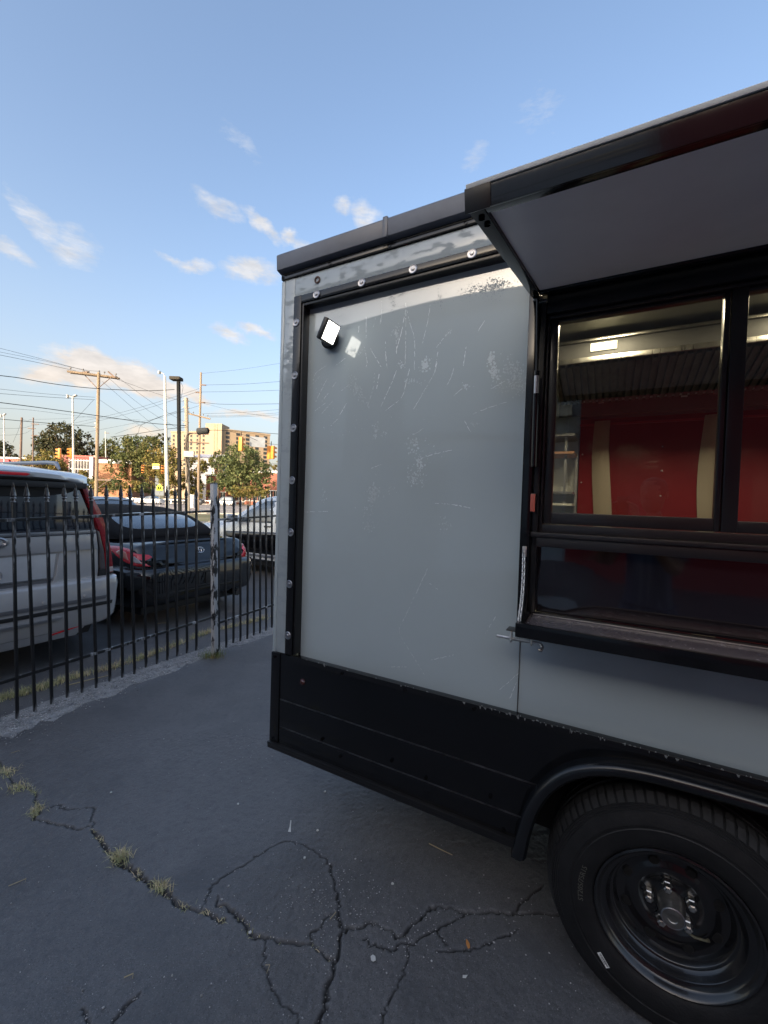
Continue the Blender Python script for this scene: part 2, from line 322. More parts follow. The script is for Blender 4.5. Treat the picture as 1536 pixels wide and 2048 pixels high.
lot_attr('crumble', (.14, .14, .145), .75); lot_attr('crack', (.018, .017, .016), 1.0)
T.links.new(src, P.inputs['Base Color'])
me.materials.append(lot_mat); lot = bpy.data.objects.new('parking_lot', me); COL.objects.link(lot); kind(lot, 'structure')
far_grass = mat('verge_grass', (.115, .115, .05), .9, var=.3, vs=.3, bump=.4, bs=8, col2=(.20, .165, .10), cs=.15)
kind(MB().box(-1500, 1500, -1500, 1500, -.9, -.10).build('ground', far_grass, smooth=False), 'structure')
street_mat = mat('street_concrete', (.27, .235, .215), .8, var=.12, vs=.4, bump=.2, bs=20, col2=(.20, .18, .17), cs=.8)
kind(MB().box(-160, 90, 41.5, 84, -.3, -.06).build('street', street_mat, smooth=False), 'structure')
walk_mat = mat('sidewalk_concrete', (.36, .33, .29), .85, var=.12, vs=1, bump=.2, bs=15)
kind(MB().box(-160, 90, 40, 41.5, -.3, .02).build('sidewalk', walk_mat, bevel=.03), 'structure')
kind(MB().box(-160, 90, 84, 86.5, -.3, .06).build('far_sidewalk', walk_mat, bevel=.03), 'structure')
lane = MB()
for k in range(14): lane.box(-90+k*9, -86+k*9, 46, 46.25, -.06, -.056).box(-90+k*9, -86+k*9, 62, 62.25, -.06, -.056)
lane.box(-160, 90, 53.9, 54.05, -.06, -.056).box(-160, 90, 54.3, 54.45, -.06, -.056)
kind(lane.build('road_markings', mat('road_paint', (.62, .60, .52), .7, col2=(.3, .28, .25), cs=3), smooth=False), 'structure')
# ---------------------------------------------------------------- food trailer (local: x along its side, y into it, z up)
TH = .4968; BASE = Vector((.9023, 1.2122, 0)); EX = Vector((math.cos(TH), -math.sin(TH), 0)); NV = Vector((-math.sin(TH), -math.cos(TH), 0))
trailer = empty('food_trailer', BASE, -TH, 'grey and black concession trailer with serving hatch propped open, standing on cracked asphalt', 'food trailer')
TI = Matrix.Translation(BASE) @ Matrix.Rotation(-TH, 4, 'Z'); TII = TI.inverted()
slate = mat('slate_panel_paint', (.335, .395, .425), .14, var=.05, vs=1.5, bump=.045, bs=2.3, coat=.2, rvar=.05, ior=1.65, bd=.02)
film = mat('slate_paint_with_peeling_film', (.30, .35, .38), .07, var=.06, vs=1.5, ior=1.75, col2=(.20, .245, .275), cs=24, ct=(.535, .555), bump=.04, bs=9, rvar=.04, crough=.65, stretch=(.55, 1, 1.3))
skirt_paint = mat('black_skirt_paint', (.004, .0045, .006), .15, col2=(.011, .011, .012), cs=2.5, ct=(.5, .8), var=.3, vs=2, bump=.03, bs=3, spec=.4)
seam_m = mat('skirt_seam_alloy', (.16, .16, .16), .35, metal=1, var=.6, vs=14)
U0, U1 = -1.606, 3.3; ROOF = 2.695; DEEP = 2.35
def tb(name, m_, *b, bevel=.002, parent=trailer, **k):
    mb = MB()
    for x in b: mb.box(*x)
    return mb.build(name, m_, parent, bevel=bevel, **k)
# shell: floor, far sides, roof
tb('chassis_floor', black_satin, (U0+.02, U1-.02, .26, DEEP-.03, .415, .49), (U0+.02, -.48, .032, .2595, .415, .49))
tb('front_wall', slate, (U0+.001, U0+.03, .032, DEEP, .492, 2.61))
tb('rear_wall', slate, (U1-.03, U1, .032, DEEP, .492, 2.61))
tb('far_wall', slate, (U0+.032, U1-.032, DEEP-.03, DEEP, .492, 2.61))
tb('roof', mat('roof_sheet', (.5, .51, .52), .45), (U0+.01, U1-.01, .01, DEEP, 2.625, 2.668))
# near side: one flat skin round a recessed hatch panel
tb('corner_strip', film, (U0, -1.532, 0, .03, .835, 2.586))
tb('header_panel', film, (-1.531, .9, .001, .03, 2.498, 2.586), (.9, U1, .001, .03, .835, 2.586))
tb('corner_capping', slate, (U0-.004, U0+.016, -.004, .02, .833, 2.584), bevel=.006)
tb('riveted_trim', black_gloss, (-1.53, -1.488, -.006, .05, .838, 2.497), (-1.488, -.485, -.005, .05, 2.462, 2.4965), (-.485, .9, -.005, .05, 2.302, 2.4965), bevel=.0015)
tb('panel_reveal', black_satin, (-1.487, -1.477, .0, .05, .84, 2.461), (-1.477, -.49, 0, .05, 2.449, 2.461), bevel=.001)
# main panel, faintly buckled sheet
P_ = []
for a in range(41):
    row = []
    for b in range(61):
        u = -1.477+a/40*(1.477-.478); w = .80+b/60*1.655
        row.append((u, .043+.0022*math.sin(u*5.1+w*1.3)*math.sin(w*2.7+.6)+.0012*math.sin(w*7+u*3), w))
    P_.append(row)
panel_mat = mat('slate_hatch_panel', (.345, .41, .44), .30, var=.05, vs=1.2, bump=.012, bs=2.2, coat=1., rvar=.02, ior=1.3, bd=.012)
_pb = panel_mat.node_tree.nodes['Principled BSDF']; _pb.inputs['Coat IOR'].default_value = 1.88; _pb.inputs['Coat Roughness'].default_value = .02
for _l in list(_pb.inputs['Normal'].links): panel_mat.node_tree.links.new(_l.from_socket, _pb.inputs['Coat Normal'])
MB().grid(P_).build('side_panel', panel_mat, trailer, fix=False, ang=180)
tb('lower_side_panel', slate, (-.476, .9, .040, .06, .80, 1.19), bevel=.001)
tb('panel_seam', seam_m, (-.4785, -.4765, .036, .05, .80, 1.12), bevel=.0005)
tb('inner_backing', black_satin, (-1.5, -.5, .055, .07, .8, 2.46), bevel=0)
# peeled strips of protective film and scratches on the panel (stuff of the panel), surveyed from the picture
def panel_y(u, w): return .043+.0022*math.sin(u*5.1+w*1.3)*math.sin(w*2.7+.6)+.0012*math.sin(w*7+u*3)
def on_panel(px, py):                                            # photographed point -> (u, w) on the panel
    d = ray(px, py); t = ((BASE-NV*.043-CAM).dot(NV))/d.dot(NV); q = CAM+d*t-BASE; return q.dot(EX), q.z
def film_marks():
    g = random.Random(11); mb = MB(); fl = MB(); dk = MB()
    def zp(x, y): return on_panel(560+x/2.844, 560+y/2.844)
    def stroke(pts, wd, gap=.22):
        q = cr([zp(*p) for p in pts], 8) if len(pts) > 2 else np.array([np.array(zp(*pts[0]))*(1-t)+np.array(zp(*pts[1]))*t for t in np.linspace(0, 1, 12)])
        L_ = np.concatenate([[0], np.cumsum(np.linalg.norm(np.diff(q, axis=0), axis=1))]); t = 0; pw = wd*.5; pj = (0, 0)
        while t < L_[-1]:
            s = g.uniform(.003, .010); a = np.array([np.interp(t, L_, q[:, 0]), np.interp(t, L_, q[:, 1])])+pj; pj = (g.gauss(0, .0007), g.gauss(0, .0007))
            b = np.array([np.interp(t+s, L_, q[:, 0]), np.interp(t+s, L_, q[:, 1])])+pj; d = b-a; n_ = np.array([-d[1], d[0]])/(np.linalg.norm(d)+1e-9); nw = wd*g.uniform(.2, 1.15)
            if g.random() > gap: mb.quad(*[(p[0], panel_y(p[0], p[1])-.0005, p[1]) for p in (a-n_*pw, a+n_*pw, b+n_*nw, b-n_*nw)])
            pw = nw; t += s
    S = [[(715, 130), (716, 300), (712, 500)], [(715, 140), (735, 230), (765, 340), (765, 510)], [(712, 180), (690, 300), (660, 410)], [(855, 140), (840, 240), (808, 370)], [(660, 280), (665, 420)], [(600, 350), (603, 430), (610, 500)],
         [(490, 210), (490, 330)], [(480, 380), (495, 460), (490, 500)], [(515, 390), (575, 495)], [(320, 485), (400, 425)], [(260, 490), (205, 530), (185, 590)], [(665, 515), (630, 600), (570, 730)], [(738, 505), (715, 600), (690, 670), (600, 745)],
         [(895, 470), (870, 545), (810, 650), (760, 735)], [(990, 500), (970, 560), (950, 600)], [(1165, 230), (1128, 290)], [(975, 285), (940, 320), (890, 385)], [(900, 400), (890, 470), (880, 530)], [(1060, 380), (1040, 500)], [(1280, 575), (1200, 620)],
         [(1290, 695), (1190, 725), (1100, 762)], [(540, 530), (530, 620), (495, 730)], [(565, 535), (550, 620)], [(270, 560), (205, 690)], [(320, 580), (300, 610)], [(395, 595), (350, 630)], [(280, 640), (240, 690)], [(300, 690), (240, 760)], [(380, 700), (340, 770)],
         [(985, 965), (880, 990), (800, 1015)], [(575, 1050), (520, 1070)], [(880, 1270), (960, 1275), (1105, 1300)], [(145, 1320), (290, 1315)], [(1050, 800), (1085, 865)], [(580, 120), (575, 240)], [(450, 260), (445, 310)], [(545, 215), (530, 270)], [(575, 205), (570, 250)],
         [(1010, 640), (975, 670)], [(1060, 600), (1010, 640)], [(230, 545), (190, 590)], [(260, 700), (200, 745)], [(330, 790), (290, 830)], [(815, 845), (760, 880)]]
    for k_, q in enumerate(S): stroke(q, g.uniform(.0008, .0017))
    for q in ([(840, 1640), (720, 1900), (680, 2000), (745, 2120), (820, 2240)], [(850, 1725), (897, 1760)], [(1235, 1900), (1170, 2010)], [(1300, 2400), (1360, 2250)], [(1250, 2330), (1400, 2200)], [(1000, 2130), (860, 2160)], [(720, 2200), (620, 2200)], [(1400, 2480), (1440, 2300)]): stroke(q, .0006, .4)
    def flakes(x, y, rx, ry, n_, s, mbx=None, ang=0., dense_=.5, off=.0006):
        mbx = mbx or fl
        for k in range(int(n_*.8)):
            ex_, ey_ = g.gauss(0, .55)*rx, g.gauss(0, .62)*ry; sw_ = g.gauss(0, .5); ex_ += sw_*rx*.8*math.sin(y*.013); ey_ += sw_*ry*.6; c = zp(x+ex_*math.cos(ang)-ey_*math.sin(ang), y+ex_*math.sin(ang)+ey_*math.cos(ang)); q = []
            if not (-1.468 < c[0] < -.492): continue
            m_ = g.randint(4, 6); rr = s*g.uniform(.35, 1.3)
            for i in range(m_): b = 2*pi*i/m_; ru = rr*g.uniform(.35, 1.3); u_, w_ = c[0]+math.cos(b)*ru, c[1]+math.sin(b)*ru*1.25; q.append((u_, panel_y(u_, w_)-off-.0002*k/n_, w_))
            mbx.quad(*q)
    for a in ((660, 300, 22, 40, 40, .0028), (440, 620, 22, 70, 130, .0032, None, -.35), (690, 485, 20, 18, 30, .003), (828, 485, 22, 34, 110, .004, None, .4), (420, 405, 34, 14, 50, .0032, None, .3), (1200, 445, 16, 22, 60, .004), (1215, 515, 22, 40, 90, .004), (1335, 545, 52, 80, 330, .0026), (1250, 580, 20, 50, 40, .0025),
              (760, 578, 34, 16, 45, .0026), (1060, 605, 26, 14, 34, .003), (545, 860, 14, 40, 60, .003), (590, 880, 20, 16, 20, .003), (755, 935, 34, 34, 70, .0035, None, -.5), (790, 1050, 20, 60, 100, .0035), (760, 1130, 40, 34, 80, .0032), (530, 1210, 34, 40, 130, .0036), (500, 1290, 34, 40, 60, .003), (505, 1390, 24, 40, 60, .003), (640, 1190, 40, 16, 26, .0025), (250, 1230, 14, 40, 30, .003), (850, 980, 90, 60, 26, .0022), (1105, 820, 20, 8, 20, .003), (940, 1390, 30, 40, 40, .0026), (230, 560, 60, 60, 60, .002), (280, 850, 120, 60, 60, .0022), (960, 300, 14, 16, 16, .0025), (680, 780, 200, 60, 30, .0016)): flakes(*a)
    for a in ((1180, 45, 120, 26, 420, .0022, dk, -.22), (1240, 30, 50, 30, 160, .0022, dk, -.3), (1080, 70, 60, 12, 60, .0016, dk, -.2), (640, 130, 14, 40, 50, .0018, dk), (910, 110, 10, 36, 46, .0018, dk), (680, 75, 36, 16, 40, .0016, dk), (700, 150, 30, 16, 22, .0014, dk), (880, 130, 16, 12, 14, .0014, dk), (330, 200, 60, 30, 24, .0012, dk), (1070, 110, 40, 14, 26, .0014, dk), (1190, 110, 50, 26, 40, .0014, dk)): flakes(*a)
    fm = mat('torn_film_edges', (.70, .76, .78), .45, var=.2); kind(mb.build('film_scratches', fm, trailer, fix=False, smooth=False), 'stuff')
    kind(fl.build('film_flakes', mat('film_residue', (.43, .50, .53), .40, var=.25), trailer, fix=False, smooth=False), 'stuff')
    kind(dk.build('film_scuffs', mat('dull_scuffed_paint', (.22, .265, .295), .8, var=.2, spec=.2), trailer, fix=False, smooth=False), 'stuff')
film_marks()
# roof edge rail in two lengths with a joint, and the trim under it
cap_m = mat('roof_rail_paint', (.105, .118, .15), .38, var=.15, vs=6, bump=.04, bs=20)
capm = [(-.03, 2.625), (-.034, 2.69), (-.028, 2.697), (.05, 2.697), (.05, 2.622), (-.002, 2.617)]
for nm, a, b in (('roof_rail', U0-.012, -1.0465), ('roof_rail', -1.0445, U1)): MB().prism([(y, z) for y, z in capm], a, b, ax='yz').build(nm, cap_m, trailer, bevel=.003)
tb('rail_joiner', cap_m, (-1.056, -1.034, -.036, .04, 2.62, 2.702), bevel=.004)
tb('rail_shadow_lip', black_satin, (U0-.006, U1, -.004, .03, 2.609, 2.6165), bevel=.001)
tb('upper_trim', black_gloss, (U0-.003, -1.046, -.007, .02, 2.588, 2.6085), (-1.044, U1, -.007, .02, 2.588, 2.6085), bevel=.002)
scr = MB().lathe([(0, -.004), (.004, -.004), (.0065, 0), (.0065, .004)], Matrix.Rotation(pi/2, 4, 'X'), 10).build('screw', black_gloss, trailer)
scr.location = (-1.6, -.006, 2.598)
for u in (-1.33, -1.056, -1.037, -.72): copy(scr, trailer, (u, -.006, 2.598))
rv = MB().lathe([(0, .0065), (.006, .006), (.0075, .0045), (.0078, .0025), (.0115, .0022), (.0165, .0032), (.0185, .001), (.0185, -.002)], Matrix.Rotation(pi/2, 4, 'X'), 16)
rivet = rv.build('rivet', chrome, trailer); rivet.location = (-1.40, -.007, 2.481)
for k in range(1, 4): copy(rivet, trailer, (-1.40+.236*k, -.006, 2.481))
for k in range(7): copy(rivet, trailer, (-1.513, -.007, 2.377-.2417*k))
gr = MB().lathe([(.016, 0), (.016, -.003), (.010, -.004), (.009, .006), (0, .008)], Matrix.Rotation(-pi/2, 4, 'X'), 14).build('wire_grommet', mat('rust_rubber', (.06, .03, .025), .6), trailer); gr.location = (-1.402, .0, 2.548)
# skirt boards with bright seams, corner and bottom rail
tb('skirt_corner', black_gloss, (U0-.004, U0+.05, -.010, .03, .404, .833), bevel=.003)
ARCH = cr([(-.450, .372), (-.438, .45), (-.413, .55), (-.368, .64), (-.298, .714), (-.208, .760), (-.10, .783), (.05, .790), (1.2, .790)], 4)
def arch_u(w): return float(np.interp(w, ARCH[:-5, 1], ARCH[:-5, 0]))
def skirt_piece(nm, m_, z0, z1, y):
    left = [(U0+.052, z1), (U0+.052, z0)]; zs = np.linspace(z0, min(z1, .785), 7); arc = [(arch_u(z), z) for z in zs]
    if z1 > .79: arc += [(0, .789), (U1, .790), (U1, z1)]
    MB().prism(left+arc, y, .03).build(nm, m_, trailer, bevel=.0015)
for z0, z1 in ((.618, .832), (.487, .610), (.404, .479)): skirt_piece('skirt_board', skirt_paint, z0, z1, -.006)
for z0, z1 in ((.6105, .6175), (.4795, .4865)): skirt_piece('skirt_seam', seam_m, z0, z1, -.0045)
tb('skirt_top_edge', black_gloss, (-1.49, U1, -.012, -.0065, .815, .838), bevel=.002)
def ragged():
    g = random.Random(5); mb = MB(); u = -1.44
    while u < .9:
        ln = g.uniform(.002, .012); dense_ = .32 if (u > -.62) else .06
        if g.random() < dense_: mb.quad((u, -.0127, .838), (u+ln, -.0127, .838), (u+ln*.7, -.0127, .838+g.uniform(.001, .007)), (u+ln*.2, -.0127, .838+g.uniform(.001, .006)))
        if g.random() < dense_*.5: mb.quad((u, -.0129, .837), (u+ln, -.0129, .837), (u+ln*.8, -.0129, .837-g.uniform(.002, .010)), (u+ln*.4, -.0129, .837-g.uniform(.001, .012)))
        u += ln*1.15
    kind(mb.build('torn_film_edge', mat('torn_film_pale', (.15, .16, .16), .35, var=.4, vs=60), trailer, fix=False, smooth=False), 'stuff')
ragged()
tb('bottom_rail', black_satin, (U0-.006, -.455, -.022, .03, .388, .4035), (U0-.006, -.455, -.020, -.006, .374, .388), (.60, U1, -.022, .03, .388, .4035), bevel=.003)
mk = MB().lathe([(0, .010), (.008, .009), (.014, .003), (.015, -.002)], Matrix.Rotation(pi/2, 4, 'X'), 14).build('marker_light', mat('dark_red_lens', (.05, .012, .01), .2, coat=.5), trailer); mk.location = (-1.419, -.006, .729)
for (u, w) in ((-1.585, .815), (-1.585, .42), (-1.2, .822), (-.9, .822), (-.62, .822), (-1.3, .50), (-.95, .52), (-.55, .52), (-1.2, .456), (-.5, .415), (-.8, .5)):
    copy(scr, trailer, (u, -.0125 if w > .8 else -.008, w))
# fender lip
path = [(-.452, .372), (-.440, .45), (-.415, .55), (-.37, .64), (-.30, .715), (-.21, .762), (-.10, .785), (.05, .792), (.25, .792), (.5, .792), (.9, .79)]
pth = cr(path, 5); prof = [(0, .0), (.0, -.035), (-.004, -.048), (-.016, -.058), (-.030, -.055), (-.041, -.044), (-.046, -.028), (-.044, .10)]
G = []
for k in range(len(pth)):
    d = pth[min(k+1, len(pth)-1)]-pth[max(k-1, 0)]; d /= np.linalg.norm(d); nr = np.array([-d[1], d[0]])
    G.append([(pth[k][0]+nr[0]*(a+.012), y, pth[k][1]+nr[1]*(a+.012)) for a, y in prof])
MB().grid(G).build('fender', mat('fender_plastic', (.007, .008, .010), .22, var=.15, bump=.04, bs=40), trailer, ang=60)
tb('wheel_well', mat('wheel_well_black', (.006, .006, .006), .9), (-.48, 1.3, .245, .255, .30, .82), (-.48, 1.3, .034, .2449, .80, .82), (-.478, -.458, .031, .2445, .30, .7995), bevel=0)
# wheel
def tyre_size(v):                                                  # grows the rubber outside the rim, flat where it stands
    r_ = math.hypot(v[0], v[2]); k = (.213+max(0, r_-.213)*1.19)/r_ if r_ > .213 else 1; return (v[0]*k, v[1], max(v[2]*k, -.343))
def trailer_wheel(u):
    RX90 = Matrix.Rotation(-pi/2, 4, 'X'); NX90 = Matrix.Rotation(pi/2, 4, 'X'); wh = empty('wheel', (u, 0, .344), parent=trailer)
    t_ = MB().lathe([(.205, .03), (.213, -.012), (.222, -.020), (.245, -.026), (.262, -.0262), (.264, -.0245), (.270, -.0245), (.272, -.0262), (.29, -.0225), (.302, -.0185), (.303, -.016), (.307, -.0155), (.308, -.0125), (.312, -.012), (.313, -.009), (.317, -.0085), (.3185, -.004),
                     (.326, .010), (.332, .026), (.336, .05), (.337, .075), (.331, .077), (.331, .085), (.338, .087), (.339, .115), (.333, .117), (.333, .125), (.338, .127), (.335, .16), (.326, .19), (.29, .215), (.21, .20)], RX90, 96)
    t_.v = [tyre_size(v) for v in t_.v]; t_.build('tyre', rubber, wh, ang=25)
    n = 78; tr = MB()                                            # shoulder blocks
    for k in range(n):
        a = 2*pi*k/n; da = 2*pi/n*.36
        def pt(r_, y, an): return (r_*math.cos(an), -y, r_*math.sin(an))
        P8 = [pt(r_, y, a+s*da) for (r_, y) in ((.3195, .0065), (.3335, -.028), (.3375, -.058)) for s in (-1, 1)]+[pt(r_-.004, y, a+s*da) for (r_, y) in ((.3195, .0015), (.331, -.026), (.332, -.058)) for s in (-1, 1)]
        tr.add(P8, [(0, 1, 3, 2), (2, 3, 5, 4), (0, 2, 8, 6), (2, 4, 10, 8), (1, 7, 9, 3), (3, 9, 11, 5), (0, 6, 7, 1), (4, 5, 11, 10)])
    tr.v = [tyre_size(v) for v in tr.v]
    kind(tr.build('tread_block', mat('tread_rubber', (.022, .022, .023), .7, var=.25, vs=30), wh, smooth=False), 'stuff')
    lt = bpy.data.curves.new('sidewall_lettering', 'FONT'); lt.body = 'ST205/75R15'; lt.size = .026; lt.extrude = .0007; lt.align_x = 'CENTER'
    rim_m = mat('black_wheel_paint', (.008, .008, .009), .24, var=.3, bump=.03, bs=30, coat=.4)
    rim = MB().lathe([(.213, -.010), (.211, -.017), (.206, -.019), (.200, -.014), (.197, -.004), (.190, .004), (.178, .007), (.176, .010), (.172, .024), (.165, .033), (.160, .034), (.157, .037), (.152, .054), (.148, .061), (.135, .064), (.122, .061), (.112, .055), (.098, .052), (.086, .055), (.078, .063), (.070, .066), (.046, .066), (.042, .063), (.0, .063)], RX90, 72).build('rim', rim_m, wh, ang=40)
    hole = mat('wheel_hole_black', (.002, .002, .002), .9)
    hm = MB().lathe([(0, .004), (.0125, .004), (.0155, .001), (.0165, -.003)], NX90, 14).build('vent_hole', hole, wh)
    for k in range(8): a = 2*pi*(k+.5)/8; o = hm if k == 0 else copy(hm, wh); o.location = (.126*math.cos(a), .061, .126*math.sin(a))
    nut_m = mat('nut_steel', (.62, .61, .58), .28, metal=1); nut = MB().lathe([(0, -.004), (.0055, -.004), (.006, .001), (.006, .036), (.0, .036)], NX90, 10).lathe([(.013, .0), (.0125, .012), (.0105, .014), (.010, .028), (.0065, .030)], NX90 @ Matrix.Scale(1.12, 4), 6)  .build('lug_nut', nut_m, wh, ang=20)
    for k in range(5):
        a = 2*pi*k/5+1.78; o = nut if k == 0 else copy(nut, wh); o.location = (.0585*math.cos(a), .065, .0585*math.sin(a))
    MB().lathe([(0, .006), (.012, .005), (.014, .003), (.025, .004), (.030, .005), (.032, .009), (.0325, .021), (.034, .026), (.036, .034), (.038, .058), (.040, .066)], RX90, 28).build('hub_cap', mat('hub_steel', (.23, .22, .205), .38, metal=.85, var=.35, vs=20), wh)
    MB().lathe([(.0275, .0030), (.0295, .0022), (.0315, .0035)], RX90, 28).build('hub_ring', chrome, wh)
    MB().tube([(.040, .060, -.066), (.062, .052, -.068), (.086, .044, -.058), (.094, .040, -.050)], [.004, .0035, .0035, .005], 8).build('valve_stem', mat('brass_valve', (.30, .27, .18), .4, metal=.8), wh)
    st = MB(); a = math.radians(228)
    M_ = frame((-.1765, -.0262, -.198), (math.cos(R(-53)), 0, math.sin(R(-53))), (0, 1, 0), (-math.sin(R(-53)), 0, math.cos(R(-53))))
    st.box(-.022, .022, -.0006, .002, -.0058, .0058, M_).build('barcode_sticker', mat('white_sticker', (.75, .75, .72), .6), wh, smooth=False)
    bc = MB(); g = random.Random(3); x = -.019
    while x < .018:
        w_ = g.uniform(.0006, .0016); bc.box(x, x+w_, -.0009, -.0005, -.001, .0045, M_); x += w_+g.uniform(.0006, .0016)
    bc.box(-.015, .013, -.0009, -.0005, -.0040, -.0028, M_)
    bc.build('barcode_print', mat('black_print', (.02, .02, .02), .7), wh, smooth=False)
    return wh
wheel = trailer_wheel(0)
def arc_text(txt, rad, a_mid, size, parent, m_, yy):
    cu = bpy.data.curves.new('tyre_lettering', 'FONT'); cu.body = txt; cu.size = size; cu.extrude = .0006; cu.align_x = 'CENTER'; cu.resolution_u = 2
    o = bpy.data.objects.new('t', cu); COL.objects.link(o); dg = bpy.context.evaluated_depsgraph_get(); me_ = bpy.data.meshes.new_from_object(o.evaluated_get(dg)); COL.objects.unlink(o); bpy.data.objects.remove(o)
    for v in me_.vertices:
        x, y, z = v.co; a = a_mid-x/rad; r_ = rad+y; v.co = (r_*math.cos(a), yy-z, r_*math.sin(a))
    me_.materials.append(m_); o = bpy.data.objects.new('tyre_lettering', me_); COL.objects.link(o); o.parent = parent
    return o
arc_text('ST205/75R15', .243, R(176), .021, wheel, mat('raised_rubber', (.075, .072, .06), .6), -.0259)
for k in (0,):
    wheel2 = empty('wheel', (.86, 0, .344), parent=trailer)
    for c in list(wheel.children): copy(c, wheel2)
MB().tube([(0, .2, .344), (0, DEEP-.2, .344)], .04, 10).tube([(.86, .2, .344), (.86, DEEP-.2, .344)], .04, 10).build('axle', black_satin, trailer)
for u in (0, .86): MB().lathe([(.2, -.1), (.34, -.1), (.34, .1), (.2, .1), (0, .05)], Matrix.Translation((u, DEEP-.15, .344)) @ Matrix.Rotation(pi/2, 4, 'X'), 32).build('far_tyre', rubber, trailer)
# ---------------------------------------------------------------- serving hatch: jambs, window, lower panel
tb('hatch_jamb', black_gloss, (-.4845, -.452, -.006, .06, 1.16, 2.30), bevel=.003)
tb('hatch_inner_jamb', black_satin, (-.4515, -.43, .012, .10, 1.2, 2.275), bevel=.002)
tb('hatch_header', black_satin, (-.43, .9, .02, .12, 2.225, 2.30), bevel=.002)
WR = .62                                                          # window's far end, outside the picture
tb('window_frame', mat('window_frame_bronze', (.016, .013, .014), .33, var=.15, coat=.2), (-.429, -.4205, .035, .10, 1.478, 2.224), (-.4205, WR, .035, .10, 1.478, 1.505), (-.4205, WR, .036, .10, 2.213, 2.2235), (WR, WR+.02, .035, .1, 1.478, 2.224), bevel=.002)
wf = MATS['window_frame_bronze']
tb('sliding_sash', wf, (-.420, -.393, .052, .085, 1.507, 2.212), (.058, .072, .052, .085, 1.507, 2.212), (-.393, .058, .053, .085, 1.507, 1.547), (-.393, .058, .053, .085, 2.203, 2.212), bevel=.003)
tb('fixed_sash', wf, (.074, .112, .046, .088, 1.507, 2.225), (.56, .61, .05, .085, 1.507, 2.212), (.112, .56, .05, .085, 1.507, 1.5415), (.112, .56, .05, .085, 2.2, 2.212), bevel=.003)
pane_m = thin_glass('window_glass', (.88, .88, .83))
MB().box(-.394, .059, .066, .070, 1.546, 2.204).build('window_pane', pane_m, trailer, smooth=False); MB().box(.111, .561, .063, .067, 1.541, 2.201).build('window_pane', pane_m, trailer, smooth=False)
tb('window_sill', wf, (-.452, .9, .004, .07, 1.462, 1.4775), (-.452, .9, .012, .06, 1.428, 1.4615), bevel=.003)
LP = []
for a in range(30):
    row = []
    for b in range(9):
        u = -.43+a/29*1.33; w = 1.195+b/8*.232
        row.append((u, .055+.005*math.exp(-((u+.36)/.06)**2)*math.sin(w*26)+.0015*math.sin(u*7), w))
    LP.append(row)
MB().grid(LP).build('lower_hatch_panel', mat('black_mirror_panel', (.010, .008, .010), .07, var=.1, coat=.6, ior=1.7), trailer, fix=False, ang=180)
# serving counter: a tray with a paler inlay
tb('counter', black_gloss, (-.460, .9, -.160, -.148, 1.156, 1.2), (-.460, -.435, -.148, .035, 1.156, 1.1995), (-.435, .9, .012, .035, 1.156, 1.1995), bevel=.002)
tb('counter_inlay', mat('counter_laminate', (.27, .245, .265), .26, metal=.7, var=.1, vs=9, bump=.02, bs=50), (-.4345, .9, -.1475, .0115, 1.165, 1.193), bevel=.001)
tb('counter_edge', mat('counter_alloy', (.42, .40, .38), .4, metal=1), (-.434, .9, .006, .0115, 1.1935, 1.197), bevel=.0008)
for (x, y) in ((-.447, -.12), (-.447, -.10), (-.447, -.02), (-.447, .0), (-.44, -.135)): o = copy(scr, trailer, (x, y, 1.2005), (-pi/2, 0, 0)); 
# chain holding the counter
brk = tb('chain_bracket', galv, (-.4735, -.4585, -.014, -.0065, 1.392, 1.428), (-.470, -.462, -.020, -.014, 1.398, 1.412), bevel=.002)
p0 = Vector((-.466, -.0225, 1.402)); p1 = Vector((-.4535, -.135, 1.199)); nl = 19
lk_ = MB(); rr = .0021; L_ = .0075; pts = []
for k in range(12):
    t = 2*pi*k/12; pts.append(Vector((math.cos(t)*.0048, 0, math.sin(t)*.0048+(L_*.55 if math.sin(t) >= 0 else -L_*.55))))
vs = []; fs = []
for k, p in enumerate(pts):
    d = (pts[(k+1) % 12]-pts[k-1]).normalized(); a = Vector((0, 1, 0)); b = d.cross(a)
    for q in range(6): t = 2*pi*q/6; vs.append(p+(a*math.cos(t)+b*math.sin(t))*rr)
for k in range(12):
    for q in range(6): fs.append((k*6+q, k*6+(q+1) % 6, ((k+1) % 12)*6+(q+1) % 6, ((k+1) % 12)*6+q))
lk_.add(vs, fs); link0 = lk_.build('chain_link', galv, brk)
dchain = (p0-p1).normalized(); M0 = dchain.to_track_quat('Z', 'Y')
for k in range(nl):
    o = link0 if k == 0 else copy(link0, brk); t = (k+.3)/nl; p = p0.lerp(p1, t); p.z -= .010*math.sin(pi*t); p.x += .004*math.sin(pi*t)
    o.rotation_mode = 'QUATERNION'; o.location = p; o.rotation_quaternion = M0 @ Matrix.Rotation(pi/4+(pi/2)*(k % 2), 4, 'Z').to_quaternion()
# barrel bolt under the counter
bolt = MB().tube([(-.535, -.072, 1.122), (-.40, -.072, 1.122), (-.392, -.074, 1.119), (-.386, -.082, 1.112), (-.390, -.090, 1.106), (-.398, -.090, 1.106)], .0048, 10).build('barrel_bolt', galv, trailer)
for u in (-.488, -.423): MB().tube([(u, -.071, 1.154), (u, -.080, 1.13), (u, -.082, 1.118), (u, -.074, 1.110), (u, -.064, 1.116), (u, -.063, 1.154)], .0028, 6).build('bolt_staple', galv, bolt)
cur = []
for k in range(90): t = 2*pi*k/8; cur.append((-.485+.058*k/90, -.072+math.cos(t)*.0066, 1.122+math.sin(t)*.0066))
MB().tube(cur, .0011, 4).build('bolt_spring', galv, bolt)
tb('bolt_plate', black_satin, (-.50, -.415, -.1, -.05, 1.1535, 1.156), bevel=.0005, parent=bolt)
